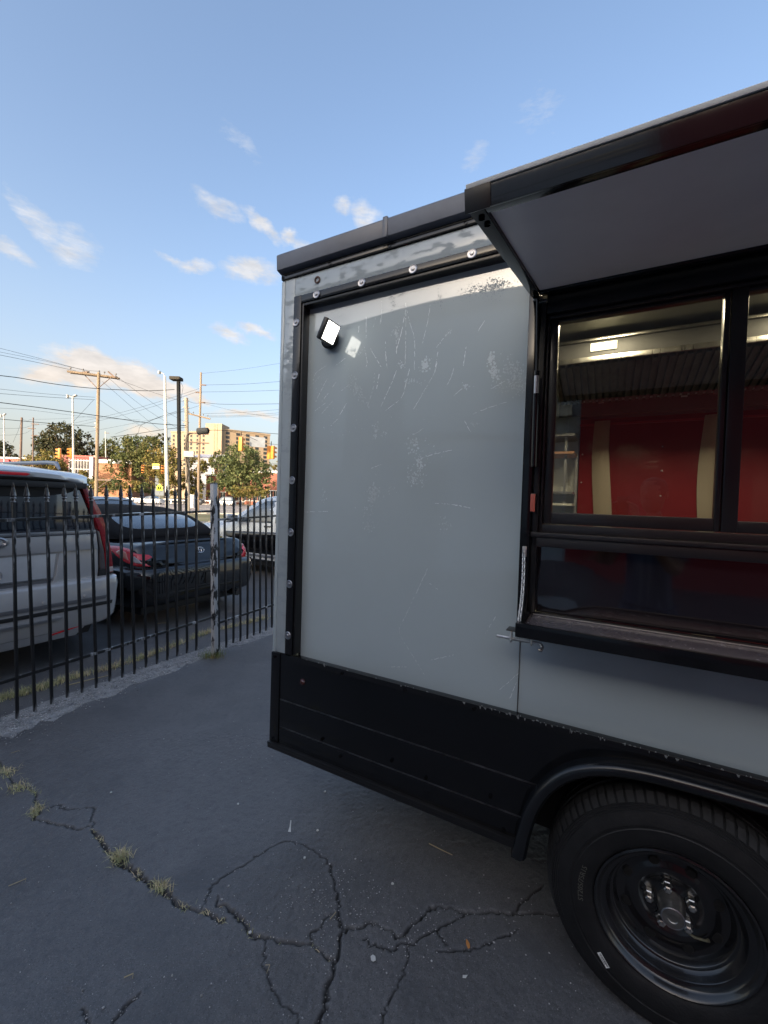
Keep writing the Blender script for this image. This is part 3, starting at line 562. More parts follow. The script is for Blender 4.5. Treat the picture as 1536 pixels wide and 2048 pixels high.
# awning
AWN = empty('awning', (0, 0, 2.276), parent=trailer); AWN.rotation_euler = (R(12), 0, 0)     # hinged at the header, falls a little outwards
AL = .735
tb('awning_frame', black_gloss, (-.4745, -.4445, -AL, -.012, .0, .034), (-.4445, .92, -AL, -AL+.032, .0, .034), (-.4445, .92, -.055, -.012, .0, .034), bevel=.002, parent=AWN)
tb('awning_lining', mat('awning_grey_sheet', (.80, .77, .815), .38, metal=0, spec=.35, var=.06, vs=3, bump=.012, bs=5, rvar=.04), (-.4435, .92, -AL+.033, -.056, .008, .014), bevel=0, parent=AWN)
tb('awning_skin', mat('awning_outer_skin', (.55, .57, .57), .45), (-.4755, .92, -AL-.009, -.01, .0345, .0425), bevel=.001, parent=AWN)
tb('awning_fascia', mat('awning_fascia_gloss', (.012, .010, .011), .12, coat=.5, ior=1.6, bump=.05, bs=8), (-.4765, .92, -AL-.006, -AL-.0002, -.004, .034), bevel=.0015, parent=AWN)
tb('awning_corner_plate', black_satin, (-.4785, -.43, -AL-.0085, -AL-.006, -.006, .036), bevel=.001, parent=AWN)
for (x, y) in ((-.458, -.70), (-.456, -.665), (-.459, -.05)): copy(scr, AWN, (x, y, -.001), (-pi/2, 0, 0)).rotation_euler = (pi/2, 0, 0)
tb('awning_hinge', galv, (-.47, -.44, -.016, -.004, 2.262, 2.268), (-.455, -.425, -.012, .0, 2.253, 2.2575), bevel=.001)
# gas strut beside the jamb, with its collar and a red reflector
st_ = MB().tube([(-.455, -.020, 2.262), (-.4475, -.021, 1.985)], .0042, 10).build('gas_strut', black_satin, trailer)
MB().tube([(-.4475, -.021, 2.005), (-.4472, -.021, 1.945)], .0085, 14).build('strut_collar', chrome, st_)
MB().tube([(-.4475, -.021, 2.022), (-.4475, -.021, 2.004)], .0085, 12).build('strut_seal', black_gloss, st_)
MB().tube([(-.4472, -.021, 1.945), (-.445, -.021, 1.70)], .0105, 14).build('strut_body', black_gloss, st_)
tb('red_reflector', mat('red_tape', (.42, .10, .07), .3, coat=.3), (-.4535, -.438, -.012, -.0085, 1.548, 1.608), bevel=.002)
tb('reflector_backing', black_satin, (-.4515, -.4365, -.0084, .011, 1.545, 1.611), bevel=.001)
# flood lamp on the panel, turned along the wall and downwards
fl_dir = Vector((.894, 0, -.447)); fl_up = Vector((.447, 0, .894))
lampE = empty('flood_lamp', (-1.295, -.045, 2.283), parent=trailer)
FM = frame((0, 0, 0), (0, -1, 0), fl_dir, fl_up)
MB().lathe([(0, 0), (.043, 0), (.043, .016), (.036, .022), (0, .022)], Matrix.Translation((-.045, .075, .0)) @ Matrix.Rotation(pi/2, 4, 'X'), 24).build('lamp_base', black_gloss, lampE)
MB().tube([(-.045, .055, 0), (-.04, .02, 0), (-.025, .0, 0)], .012, 10).build('lamp_arm', black_satin, lampE)
MB().box(-.046, .046, -.018, .004, -.046, .046, FM).build('lamp_housing', black_satin, lampE, bevel=.006)
MB().box(-.044, .044, .0042, .008, -.044, .044, FM).build('lamp_bezel', black_satin, lampE, bevel=.003)
MB().box(-.039, .039, .0082, .0105, -.039, .039, FM).build('lamp_lens', mat('lit_lens', (.9, .9, .85), .4, emit=(1, .97, .88), es=1.8), lampE, bevel=.002)
# ---------------------------------------------------------------- kitchen inside
ins = mat('kitchen_ceiling_panel', (.34, .335, .30), .4, var=.08); steel = mat('kitchen_steel', (.42, .41, .38), .30, metal=1, var=.15, stretch=(1, 1, .1), vs=20, rvar=.1)
tb('kitchen_ceiling', ins, (-1.5, 3.2, .09, 2.3, 2.51, 2.53), bevel=0)
tb('kitchen_floor', mat('kitchen_floor_plate', (.16, .16, .16), .5), (-1.5, 3.2, .26, 2.3, .495, .51), bevel=0)
tb('kitchen_wall', mat('kitchen_pale_wall', (.50, .50, .45), .35, var=.06), (-1.5, -.43, 1.86, 1.875, .52, 2.5), bevel=0)
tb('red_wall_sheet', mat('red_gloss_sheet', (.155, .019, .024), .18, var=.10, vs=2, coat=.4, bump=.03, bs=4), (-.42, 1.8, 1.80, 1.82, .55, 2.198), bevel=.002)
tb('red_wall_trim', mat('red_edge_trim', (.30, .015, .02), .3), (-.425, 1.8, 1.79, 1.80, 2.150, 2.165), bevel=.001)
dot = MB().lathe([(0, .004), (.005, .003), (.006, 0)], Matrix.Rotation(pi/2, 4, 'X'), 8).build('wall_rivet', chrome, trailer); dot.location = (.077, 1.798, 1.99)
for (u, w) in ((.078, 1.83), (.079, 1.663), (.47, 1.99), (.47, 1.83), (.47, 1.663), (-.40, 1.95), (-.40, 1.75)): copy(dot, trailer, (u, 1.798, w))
for ua, ub, sd in ((-.322, -.215, 1), (.285, .385, 2)):                          # reflections on the red sheet, built as beige bands with a wavy edge
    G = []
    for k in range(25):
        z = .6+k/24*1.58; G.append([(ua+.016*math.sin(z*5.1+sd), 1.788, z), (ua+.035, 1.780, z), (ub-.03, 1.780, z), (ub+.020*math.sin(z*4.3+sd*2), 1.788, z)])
    MB().grid(G).build('reflection_band', mat('reflection_band_beige', (.40, .365, .29), .36, metal=.5, var=.06), trailer, ang=180)
tb('hood_front', steel, (-.56, 1.9, .97, .985, 2.345, 2.372), (-.56, 1.9, .97, .985, 2.455, 2.47), bevel=.003)
tb('hood_face', MATS['hood_dark_steel'] if 'hood_dark_steel' in MATS else mat('hood_dark_steel', (.05, .05, .05), .5, metal=.2), (-.56, 1.9, .986, 1.0, 2.373, 2.47), bevel=.002)
tb('hood_top_rail', steel, (-.9, 1.9, 1.05, 1.09, 2.43, 2.462), bevel=.003); tb('ceiling_rail', steel, (-.9, 1.9, .60, .64, 2.478, 2.508), bevel=.003)
tb('hood_back', mat('hood_dark_steel', (.05, .05, .05), .5, metal=.2), (-.53, 1.9, 1.45, 1.47, 2.155, 2.24), (-.56, 1.9, .99, 1.46, 2.40, 2.42), (-.56, -.545, .99, 1.46, 2.2, 2.40), bevel=.003)
bf = MB(); n = 0
u = -.52
while u < 1.6:
    bf.prism([(1.0, 2.335), (1.45, 2.232), (1.45, 2.246), (1.0, 2.35)], u, u+.022, ax='yz'); bf.prism([(1.0, 2.352), (1.45, 2.25), (1.45, 2.262), (1.0, 2.365)], u+.016, u+.042, ax='yz'); u += .036
bf.build('baffle_filter', mat('baffle_steel', (.10, .11, .11), .42, metal=.35, var=.5, vs=12), trailer, bevel=0, ang=25)
for u in (-.30, .12, .55): tb('filter_handle', galv, (u, u+.03, 1.40, 1.41, 2.218, 2.226), bevel=.001)
tb('shelf_post', galv, (-.50, -.485, 1.6, 1.615, .52, 2.3), (-.80, -.785, 1.6, 1.615, .52, 2.3), (-.445, -.43, 1.80, 1.815, .52, 2.3), bevel=0)
for w, m_ in ((2.05, galv), (1.93, mat('orange_wood', (.45, .22, .10), .6)), (1.66, galv), (1.58, mat('shelf_white', (.5, .5, .45), .5))): tb('shelf', m_, (-1.2, -.437, 1.55, 1.84, w, w+.015), bevel=0)
klamp = tb('kitchen_light', mat('kitchen_lamp_lens', (.8, .78, .65), .5, emit=(1, .90, .62), es=1.1), (-.336, -.214, .972, .984, 2.402, 2.440), bevel=0)
tb('kitchen_light', MATS['kitchen_lamp_lens'], (.46, .60, .972, .984, 2.402, 2.440), bevel=0)
for u in (-.27, .53):
    kl = bpy.data.lights.new('kitchen_lamp_light', 'AREA'); kl.energy = 5; kl.size = .14; kl.color = (1, .86, .62); ko = bpy.data.objects.new('kitchen_lamp_light', kl); COL.objects.link(ko); ko.parent = trailer; ko.location = (u, .72, 2.49)
# ---------------------------------------------------------------- iron fence along the lot (its rails climb gently away from the camera)
FO = Vector((-1.62, 4.05, 0)); FD = -NV                         # foot of the middle post, direction away
FROT = -TH+pi/2
paint = mat('fence_black_paint', (.011, .011, .012), .30, var=.3, vs=9, col2=(.34, .35, .36), cs=12, ct=(.53, .62), bump=.12, bs=60, coat=.2, stretch=(1, 1, .16))
FS = .033
def fpt(s, z, off=0.): return Matrix.Translation(FO) @ Matrix.Rotation(FROT, 4, 'Z') @ Matrix.Rotation(-FS, 4, 'Y')
FM4 = fpt(0, 0)
def fcoord(x, y):                                               # photographed point -> (s, z) in the fence's own plane
    d = ray(x, y); n = FM4.to_3x3() @ Vector((0, 1, 0)); t = (FO-CAM).dot(n)/d.dot(n); q = FM4.inverted() @ (CAM+d*t); return q.x, q.z
def fence_section(label, xs_top, rails, bottom, top, s0, s1, short=()):
    F = empty('iron_fence', label=label, cat='fence', group='iron fence sections along the lot'); F.matrix_world = FM4
    for z in rails: MB().box(s0, s1, -.0105, .0105, z-.0105, z+.0105).build('rail', paint, F, bevel=.002)
    pk = MB().box(-.0085, .0085, -.0085, .0085, 0, 1).build('picket', paint, F, bevel=.0015); me_p = pk.data
    fin = MB().lathe([(.0125, 0), (.019, .004), (.0125, .008), (.0125, .020), (.022, .027), (.014, .034), (.021, .044), (.020, .050), (.009, .095), (.0075, .100), (.009, .104), (.003, .126), (0, .128)], Matrix.Diagonal((.8, .8, 1, 1)), 12).build('finial', paint, pk, ang=30); me_f = fin.data
    first = True
    for k, s in enumerate(xs_top):
        o = pk if first else copy(pk, F); zt = top-.118 if k not in short else top-.09; zb = bottom+random.uniform(-.012, .012)
        o.location = (s, random.uniform(-.002, .002), zb); o.scale = (1, 1, 1); o.rotation_euler = (random.gauss(0, .004), random.gauss(0, .007), 0)
        L_ = zt-zb; key = 'picket_%d' % round(L_*100)
        me2 = me_p.copy() if True else me_p
        for v in me2.vertices: v.co.z *= L_
        o.data = me2
        if k in short:
            if first: pass
        else:
            c = fin if first else copy(fin, o); c.location = (0, 0, L_-.004)
        first = False
    return F
tops = [20, 57, 91, 124, 157, 186, 214, 241.5, 267, 290, 312, 332, 352, 371, 390]
ss = [fcoord(x, 990)[0] for x in tops]
step = (ss[-1]-ss[0])/(len(ss)-1); ss = [ss[0]+step*k for k in range(-6, len(ss))]; ss = [s for s in ss if s > -2.75]
zr_top = fcoord(406, 1023)[1]; zr_bot = fcoord(415, 1237)[1]; zb = fcoord(384, 1302)[1]; zt = fcoord(390, 973)[1]
FLAGS = dict(zr_top=zr_top, zr_bot=zr_bot, zb=zb, zt=zt, step=step, postz=fcoord(409, 965)[1], leftpost=fcoord(0, 1280))
print('FENCE', FLAGS)
fence_section('taller black iron fence with spear tips in front of the silver SUV', ss, (zr_top, zr_bot), zb, zt, -2.6, -.032)
tops2 = [436, 450, 466, 481, 495, 509, 521, 533, 545, 556]
s2 = [fcoord(x, 1003)[0] for x in tops2]; st2 = (s2[-1]-s2[0])/(len(s2)-1); s2 = [s2[0]+st2*k for k in range(22)]
fence_section('black iron picket fence with a lower top between the peeling post and the trailer', s2, (fcoord(425, 1040)[1], fcoord(432, 1247)[1]), fcoord(445, 1296)[1], fcoord(437, 994)[1], .032, s2[-1]+.1, short=(4,))
post_m = mat('peeling_post_paint', (.42, .43, .45), .6, var=.15, vs=6, col2=(.012, .012, .013), cs=16, ct=(.50, .55), bump=.3, bs=40, stretch=(1, 1, .35))
def post(s, label, h):
    M = FM4 @ Matrix.Translation((s, 0, 0)); P = empty('fence_post', label=label, cat='post', group='square fence posts'); P.matrix_world = M
    MB().box(-.024, .024, -.024, .024, -.1, h).build('post_tube', post_m, P, bevel=.004)
    MB().box(-.026, .026, -.026, .026, h, h+.008).build('post_cap', paint, P, bevel=.003)
post(0, 'white fence post with black paint peeling off, weeds at its foot', zt+.03)
post(-2.66, 'grey fence post at the left edge of the picture', zt+.03)
# ---------------------------------------------------------------- vehicles
silver = mat('silver_car_paint', (.41, .40, .395), .26, metal=.2, var=.02, rvar=.01, coat=1.)
black_car = mat('black_car_paint', (.003, .003, .004), .05, var=.1, rvar=.01, ior=1.7)
dark_glass = mat('dark_car_glass', (.010, .013, .020), .06, coat=1., ior=1.7)
grey_glass = mat('grey_car_glass', (.05, .065, .08), .06, coat=1., ior=1.9)
black_plastic = mat('black_plastic', (.012, .012, .013), .5, var=.2, bump=.1, bs=150)
red_lens = mat('red_lamp_lens', (.62, .012, .02), .10, coat=1., var=.25, vs=18)
clear_lens = mat('clear_lamp_lens', (.38, .33, .32), .15, coat=1., var=.2, vs=30)
alloy = mat('alloy_wheel', (.55, .55, .57), .25, metal=.9, var=.1)
def car_wheel(parent, x, y, r, rr, side, w=.22, spokes=5):       # side: +1 faces +x
    M = Matrix.Rotation(pi/2*side, 4, 'Y'); wh = empty('wheel', (x, y, r), parent=parent)
    MB().lathe([(rr, -w*.5), (r*.93, -w*.5), (r, -w*.36), (r, w*.36), (r*.97, w*.46), (r*.90, w*.5), (rr+.02, w*.48), (rr, w*.44)], M, 40).build('tyre', rubber, wh)
    MB().lathe([(rr+.003, w*.44), (rr-.005, w*.47), (rr-.025, w*.42), (rr-.04, w*.15), (rr-.05, -.02), (0, -.03)], M, 40).build('rim', alloy, wh)
    sp = MB()
    for k in range(spokes):
        a = 2*pi*k/spokes+.3; Mk = M @ Matrix.Rotation(a, 4, 'Z'); sp.prism([(.03, -.055), (rr-.02, -.035), (rr-.02, .035), (.03, .055)], w*.30, w*.42, Mk, ax='xy')
    sp.lathe([(0, w*.44), (.05, w*.44), (.065, w*.36), (.065, 0)], M, 16); sp.build('spoke', alloy, wh, bevel=.006)
    MB().lathe([(.13, -.02), (.14, -.01), (rr-.06, -.01), (rr-.06, -.03)], M, 24).build('brake_disc', mat('rusty_brake', (.22, .12, .08), .5, metal=.6), wh)
    return wh
HEAD = math.atan2(-EX.y, -EX.x)                                  # cars point along -EX
CROT = HEAD-pi/2
# silver SUV (local: x to its right, y forward, z up, origin under the middle of the tailgate)
PS = Vector((-2.75, 4.16, 0))+NV*.90
suv = empty('silver_suv', PS, CROT, 'large silver SUV seen from behind through the black fence at the left edge', 'car')
def sp_(hw_low, hw_belt, hw_roof, roof, z0=.36, belt=1.20): return [(0, z0), (hw_low*.9, z0), (hw_low, z0+.10), (hw_low+.015, .72), (hw_belt+.02, 1.0), (hw_belt, belt), ((hw_belt+hw_roof)/2+.01, (belt+roof-.08)/2), (hw_roof, roof-.10), (hw_roof-.10, roof-.025), (hw_roof*.5, roof), (0, roof+.012)]
body = loft([(.03, sp_(.88, .87, .66, 1.70)), (.10, sp_(.90, .885, .69, 1.755)), (.45, sp_(.92, .90, .71, 1.80)), (1.3, sp_(.93, .91, .73, 1.83)), (2.4, sp_(.93, .91, .73, 1.82)), (3.0, sp_(.93, .91, .70, 1.74)), (3.55, sp_(.93, .90, .66, 1.36)), (3.8, sp_(.92, .88, .62, 1.22, belt=1.08)), (4.7, sp_(.88, .84, .6, 1.12, belt=1.0)), (5.0, sp_(.80, .76, .55, .98, belt=.9))], 3, 2)
body.build('body', silver, suv, ang=50)
def sym(poly): return poly+[(-x, z) for x, z in reversed(poly)]
def pr(name, m_, poly, y0, y1, bevel=.006, both=False, parent=suv, **k):
    if both: MB().prism([(-x, z) for x, z in poly], y0, y1).build(name, m_, parent, bevel=bevel, **k)
    return MB().prism(poly, y0, y1).build(name, m_, parent, bevel=bevel, **k)
pr('tailgate', silver, sym([(.765, .585), (.79, .80), (.785, 1.02), (.765, 1.205)]), -.030, .08, .012)
pr('tailgate_ledge', silver, sym([(.775, 1.022), (.755, 1.172)]), -.052, -.028, .010)
pr('plate_recess', mat('silver_recess', (.52, .52, .53), .35, metal=.35), sym([(.33, .70), (.41, .80), (.43, 1.005)]), -.034, -.029, .004)
pr('plate_surround', silver, sym([(.36, .665), (.43, .70), (.475, .80), (.50, 1.008), (.45, 1.012), (.425, .80), (.39, .73), (.34, .705)]) if False else [(.34, .665), (.43, .70), (.475, .80), (.50, 1.008), (.45, 1.010), (.425, .81), (.39, .735), (.34, .706)], -.046, -.028, .008, both=True)
pr('tailgate_grip', mat('grey_grip', (.15, .15, .16), .35, metal=.4), sym([(.30, .715), (.375, .735), (.405, .785)]), -.042, -.033, .005)
pr('grip_chrome', chrome, sym([(.40, .788), (.403, .800)]), -.05, -.033, .002)
pr('rear_glass', dark_glass, sym([(.745, 1.213), (.735, 1.30), (.655, 1.52), (.615, 1.60)]), -.020, .05, .006)
pr('glass_shroud', black_plastic, sym([(.0, 1.50), (.30, 1.515), (.52, 1.555), (.64, 1.605), (.645, 1.66)][1:]), -.028, -.018, .002)
pr('chrome_strip', chrome, sym([(.745, 1.176), (.745, 1.208)]), -.062, -.02, .004)
pr('strip_shadow', black_plastic, sym([(.745, 1.160), (.745, 1.1755)]), -.045, -.02, .002)
G = []
for a in range(25):
    x = -.70+a/24*1.40; e = 1-(abs(x)/.70)**4; f_ = abs(x)/.7
    G.append([(x, .42, 1.79-.035*f_**2), (x, .15, 1.782-.035*f_**2), (x, -.10*e+.02, 1.758-.045*f_**2), (x, -.155*e+.02, 1.728-.045*f_**2), (x, -.150*e+.02, 1.690-.035*f_**2), (x, -.02, 1.655-.02*f_**2), (x, .1, 1.65)])
MB().grid(G).build('spoiler', mat('pale_silver_paint', (.70, .71, .72), .25, rvar=.01, metal=.35, coat=1.), suv, ang=60)
pr('high_brake_light', red_lens, sym([(.17, 1.690), (.20, 1.706), (.17, 1.716)]), -.142, -.10, .004)
pr('brake_light_frame', chrome, sym([(.19, 1.678), (.23, 1.706), (.19, 1.728)]), -.137, -.10, .004)
pr('spoiler_underside', black_plastic, sym([(.64, 1.60), (.645, 1.652)]), -.10, .02, .004)
pr('tail_lamp', mat('dark_red_lamp_lens', (.27, .010, .016), .10, coat=1., var=.3, vs=22), [(.620, 1.63), (.660, 1.645), (.79, 1.40), (.855, 1.22), (.905, .96), (.925, .775), (.855, .775), (.835, 1.0), (.79, 1.19), (.70, 1.42)], -.045, .10, .010, both=True)
pr('lamp_white_bar', mat('smoky_lens', (.10, .085, .085), .15, coat=1.), [(.765, 1.205), (.79, 1.19), (.833, 1.0), (.852, .82), (.80, .82), (.795, 1.02)], -.040, .10, .006, both=True)
pr('lamp_foot', black_plastic, [(.785, .755), (.925, .755), (.928, .774), (.855, .774), (.852, .818), (.79, .818)], -.04, .10, .004, both=True)
pr('lamp_reverse_lens', clear_lens, [(.860, .785), (.918, .785), (.914, .835), (.862, .835)], -.050, -.044, .003, both=True)
bm_ = loft([(-.13, [(0, .33), (.60, .33), (.80, .36), (.84, .44), (.86, .60), (.84, .715), (.70, .72), (0, .72)]), (-.10, [(0, .31), (.64, .31), (.86, .345), (.91, .44), (.925, .60), (.92, .74), (.75, .745), (0, .745)]), (.05, [(0, .30), (.70, .30), (.93, .34), (.96, .44), (.965, .60), (.955, .755), (.8, .757), (0, .757)]), (.5, [(0, .30), (.70, .30), (.93, .34), (.95, .44), (.955, .60), (.94, .755), (.8, .757), (0, .757)])], 3, 2)
bm_.build('bumper', silver, suv, ang=40)
pr('bumper_step_top', mat('dark_silver', (.16, .16, .17), .4, metal=.4), sym([(.80, .545), (.82, .580)]), -.140, -.10, .004)
pr('bumper_black_trim', black_plastic, sym([(.86, .487), (.87, .520)]), -.1375, -.09, .004)
pr('bumper_chrome', chrome, sym([(.40, .425), (.44, .445), (.20, .448)][:2]), -.152, -.10, .006)
pr('bumper_valance', mat('valance_silver', (.33, .33, .34), .35, metal=.45), sym([(.56, .25), (.66, .34), (.62, .36)][:2]), -.120, .1, .008)
pr('bumper_reflector', red_lens, [(.36, .293), (.80, .352), (.80, .362), (.36, .306)], -.128, -.10, .002, both=True)
for x in (.30, .62): MB().lathe([(0, .004), (.013, .003), (.015, 0)], Matrix.Translation((x, -.140, .60)) @ Matrix.Rotation(pi/2, 4, 'X'), 14).build('parking_sensor', silver, suv)
MB().lathe([(.045, 0), (.05, .006), (.055, 0)], Matrix.Translation((0, -.036, .86)) @ Matrix.Rotation(pi/2, 4, 'X'), 28).build('plate_mount', chrome, suv)
MB().lathe([(.055, 0), (.068, .014), (.085, .010), (.09, 0)], Matrix.Translation((0, -.055, 1.135)) @ Matrix.Rotation(pi/2, 4, 'X') @ Matrix.Scale(.55, 4, (0, 1, 0)), 28).build('wreath_emblem', chrome, suv)
tb('model_letters', chrome, (.60, .64, -.036, -.029, .705, .712), (.645, .70, -.036, -.029, .71, .718), bevel=.001, parent=suv)
pr('underbody', black_plastic, sym([(.75, .20), (.80, .34)]), .05, 4.6, .01)
for x in (-.60, .60): MB().tube([(x, -.05, .27), (x, .3, .27)], .045, 14).build('exhaust_pipe', black_plastic, suv)
for x in (-.66, .66): MB().tube([(x, .45, 1.785), (x, .52, 1.85), (x, .7, 1.862), (x, 2.1, 1.872), (x, 2.3, 1.815)], [.012, .022, .02, .02, .012], 8).build('roof_rail', chrome, suv)
for y in (1.02, 3.95): car_wheel(suv, .80, y, .40, .27, 1, .28); car_wheel(suv, -.80, y, .40, .27, -1, .28)
for s in (1, -1): pr('side_window', dark_glass, [(.9, 1)], 0, 0) if False else None
sw = MB()
for s in (1, -1): sw.quad((s*.905, .45, 1.23), (s*.915, 3.1, 1.23), (s*.76, 2.7, 1.68), (s*.745, .6, 1.68))
sw.build('side_window', dark_glass, suv, fix=False)
# black convertible
PC = Vector((-2.76, 4.60, 0))+FD*.90
conv = empty('black_convertible', PC, CROT, 'black convertible with soft top up, parked behind the fence beside the silver SUV', 'car')
def cp(hw, z0, top, sh=.0): return [(0, z0), (hw*.80, z0), (hw*.95, z0+.10), (hw, z0+.25), (hw*1.005, .62), (hw*.985, .80), (hw*.93, top-.07), (hw*.82, top-.015), (hw*.5, top+.008), (0, top+.015)]
cb = loft([(-.02, cp(.55, .32, .70)), (.03, cp(.72, .28, .745)), (.10, cp(.80, .26, .88)), (.17, cp(.835, .24, .975)), (.30, cp(.865, .23, .985)), (.75, cp(.90, .22, 1.0)), (1.2, cp(.91, .20, 1.02)), (2.6, cp(.91, .20, 1.0)), (3.4, cp(.90, .20, .96)), (4.3, cp(.86, .22, .86)), (4.75, cp(.70, .28, .68))], 4, 3)
cbo = cb.build('body', black_car, conv, ang=60)
bvh = BVHTree.FromPolygons([Vector(v) for v in cb.v], cb.f)
def proj_patch(root, bv, name, m_, poly, y_dir, off=.006, n=10, parent=None, axis='y'):      # patch cut to an outline and laid on the bodywork
    mb = MB(); xs = [p[0] for p in poly]; zs = [p[1] for p in poly]
    c = (sum(xs)/len(xs), sum(zs)/len(zs)); rings = []
    dense_p = []
    for i in range(len(poly)):
        a, b = poly[i], poly[(i+1) % len(poly)]
        for k in range(4): dense_p.append((a[0]+(b[0]-a[0])*k/4, a[1]+(b[1]-a[1])*k/4))
    for r_ in (0.001, .25, .5, .75, .92, 1.0):
        row = []
        for (u, w) in dense_p+[dense_p[0]]:
            p = (c[0]+(u-c[0])*r_, c[1]+(w-c[1])*r_)
            o = Vector((p[0], -3*y_dir, p[1])) if axis == 'y' else Vector((-3*y_dir, p[0], p[1])); d = Vector((0, y_dir, 0)) if axis == 'y' else Vector((y_dir, 0, 0))
            h = bv.ray_cast(o, d)
            if h[0] is None: h = bv.find_nearest(Vector((p[0], 0, p[1])) if axis == 'y' else Vector((-.9*y_dir, p[0], p[1])))
            nrm = h[1]; nrm = -nrm if nrm.dot(d) > 0 else nrm
            row.append(h[0]+nrm*(off if r_ < .99 else .0005))
        rings.append(row)
    return mb.grid(rings).build(name, m_, parent or root, fix=True, ang=180)
# soft top
top = loft([(.66, [(0, 1.0), (.60, 1.0), (.66, 1.005), (.66, 1.01), (.60, 1.02), (0, 1.03)]), (.80, [(0, 1.0), (.72, 1.0), (.745, 1.03), (.71, 1.09), (.60, 1.115), (0, 1.13)]), (1.25, [(0, 1.0), (.80, 1.0), (.805, 1.08), (.72, 1.22), (.60, 1.285), (0, 1.315)]), (1.75, [(0, 1.0), (.82, 1.0), (.82, 1.10), (.70, 1.315), (.56, 1.375), (0, 1.40)]), (2.4, [(0, 1.0), (.82, 1.0), (.82, 1.08), (.68, 1.31), (.54, 1.365), (0, 1.395)]), (2.85, [(0, 1.0), (.80, 1.0), (.80, 1.05), (.66, 1.26), (.52, 1.30), (0, 1.325)])], 4, 2)
softm = mat('black_canvas_top', (.010, .0095, .010), .9, spec=.15, var=.15, vs=3, bump=.35, bs=240, bd=.003); top.build('soft_top', softm, conv, ang=60)
tv = BVHTree.FromPolygons([Vector(v) for v in top.v], top.f)
rw = MB(); rows = []
for r_ in (.001, .5, .85, 1.0):
    row = []
    for k in range(33):
        t = 2*pi*k/32; x = .56*r_*math.copysign(abs(math.cos(t))**.55, math.cos(t)); y = 1.00+.24*r_*math.copysign(abs(math.sin(t))**.6, math.sin(t))
        h = tv.ray_cast(Vector((x, y, 3)), Vector((0, 0, -1))); nz = h[1] if h[1].z > 0 else -h[1]; row.append(h[0]+nz*(.010 if r_ < .99 else .002))
    rows.append(row)
rw.grid(rows).build('rear_window', grey_glass, conv, ang=180)
ws_ = MB().quad((-.70, 3.45, .98), (.70, 3.45, .98), (.55, 2.86, 1.31), (-.55, 2.86, 1.31)).build('windscreen', dark_glass, conv, fix=False)
for s in (-1, 1):
    MB().quad((s*.825, 1.6, 1.03), (s*.83, 2.8, 1.02), (s*.70, 2.7, 1.28), (s*.735, 1.75, 1.285)).build('side_window', dark_glass, conv, fix=False)
# trunk lid spoiler edge, lamps, bumper, plate mount, emblem
TG = []
for a in range(21):
    x = -.68+a/20*1.36; e = (abs(x)/.68)**3
    TG.append([(x, .42, 1.0-.02*e), (x, .24, 1.003-.03*e), (x, .135+.06*e, 1.003-.04*e), (x, .125+.06*e, .985-.04*e), (x, .15+.06*e, .968-.03*e)])
MB().grid(TG).build('trunk_lip', black_car, conv, ang=50)
proj_patch(conv, bvh, 'tail_lamp', red_lens, [(.60, .715), (.70, .80), (.79, .875), (.84, .90), (.86, .85), (.85, .78), (.80, .72), (.70, .70)], 1, .012)
proj_patch(conv, bvh, 'trunk_panel', mat('black_mirror_lid', (.003, .003, .004), .04, ior=1.6), [(-.60, .735), (.60, .735), (.66, .80), (.60, .935), (-.60, .935), (-.66, .80)], 1, .004)
sl_ = MB()
def side_patch(name, m_, poly, off=.012): return proj_patch(conv, bvh, name, m_, poly, 1, off, axis='x')
side_patch('tail_lamp', red_lens, [(.02, .735), (.10, .735), (.30, .79), (.55, .885), (.66, .94), (.50, .945), (.28, .925), (.10, .86)])
side_patch('lamp_indicator', mat('amber_lens', (.50, .16, .10), .15, coat=1.), [(.20, .80), (.32, .83), (.45, .88), (.40, .905), (.27, .885)], .016)
side_patch('lamp_reverse_lens', clear_lens, [(.055, .765), (.12, .775), (.20, .83), (.15, .85)], .016)
side_patch('fuel_flap', black_car, [(.86, .72), (1.06, .72), (1.08, .80), (1.06, .90), (.88, .90), (.85, .80)], .004)
bmp = loft([(-.105, [(0, .36), (.45, .36), (.56, .40), (.58, .56), (.50, .67), (0, .69)]), (-.07, [(0, .30), (.60, .30), (.72, .36), (.76, .56), (.66, .70), (0, .712)]), (.10, [(0, .24), (.70, .24), (.86, .33), (.895, .56), (.82, .715), (0, .735)]), (.32, [(0, .24), (.76, .24), (.90, .33), (.925, .56), (.86, .735), (0, .75)]), (.62, [(0, .24), (.8, .24), (.90, .33), (.918, .56), (.90, .70), (0, .72)])], 4, 3)
bmp.build('bumper', black_car, conv, ang=60); bb = BVHTree.FromPolygons([Vector(v) for v in bmp.v], bmp.f)
proj_patch(conv, bb, 'bumper_groove', black_plastic, [(-.52, .405), (.52, .405), (.56, .42), (-.56, .42)], 1, .003)
tb('plate_mount', black_plastic, (-.165, .165, -.122, -.100, .44, .455), (-.165, .165, -.122, -.1, .605, .62), (-.165, -.13, -.122, -.1, .455, .605), (.13, .165, -.122, -.1, .455, .605), (-.05, .05, -.118, -.1, .455, .60), bevel=.004, parent=conv)
em = MB()
for (rx, rz, zc) in ((.060, .040, 0), (.020, .038, .0), (.042, .014, .018)):
    em.tube([(rx*math.cos(2*pi*k/24), 0, zc+rz*math.sin(2*pi*k/24)) for k in range(25)], .0055, 6, cap=False)
eo = em.build('lid_emblem', chrome, conv); h = bvh.ray_cast(Vector((.0, -3, .865)), Vector((0, 1, 0))); eo.location = h[0]+Vector((0, -.010, 0)); eo.rotation_euler = (R(-25), 0, 0)
tb('lid_letters', chrome, (.40, .55, .055, .075, .765, .785), bevel=.003, parent=conv); tb('lid_letters', chrome, (-.58, -.45, .055, .075, .765, .785), bevel=.003, parent=conv)
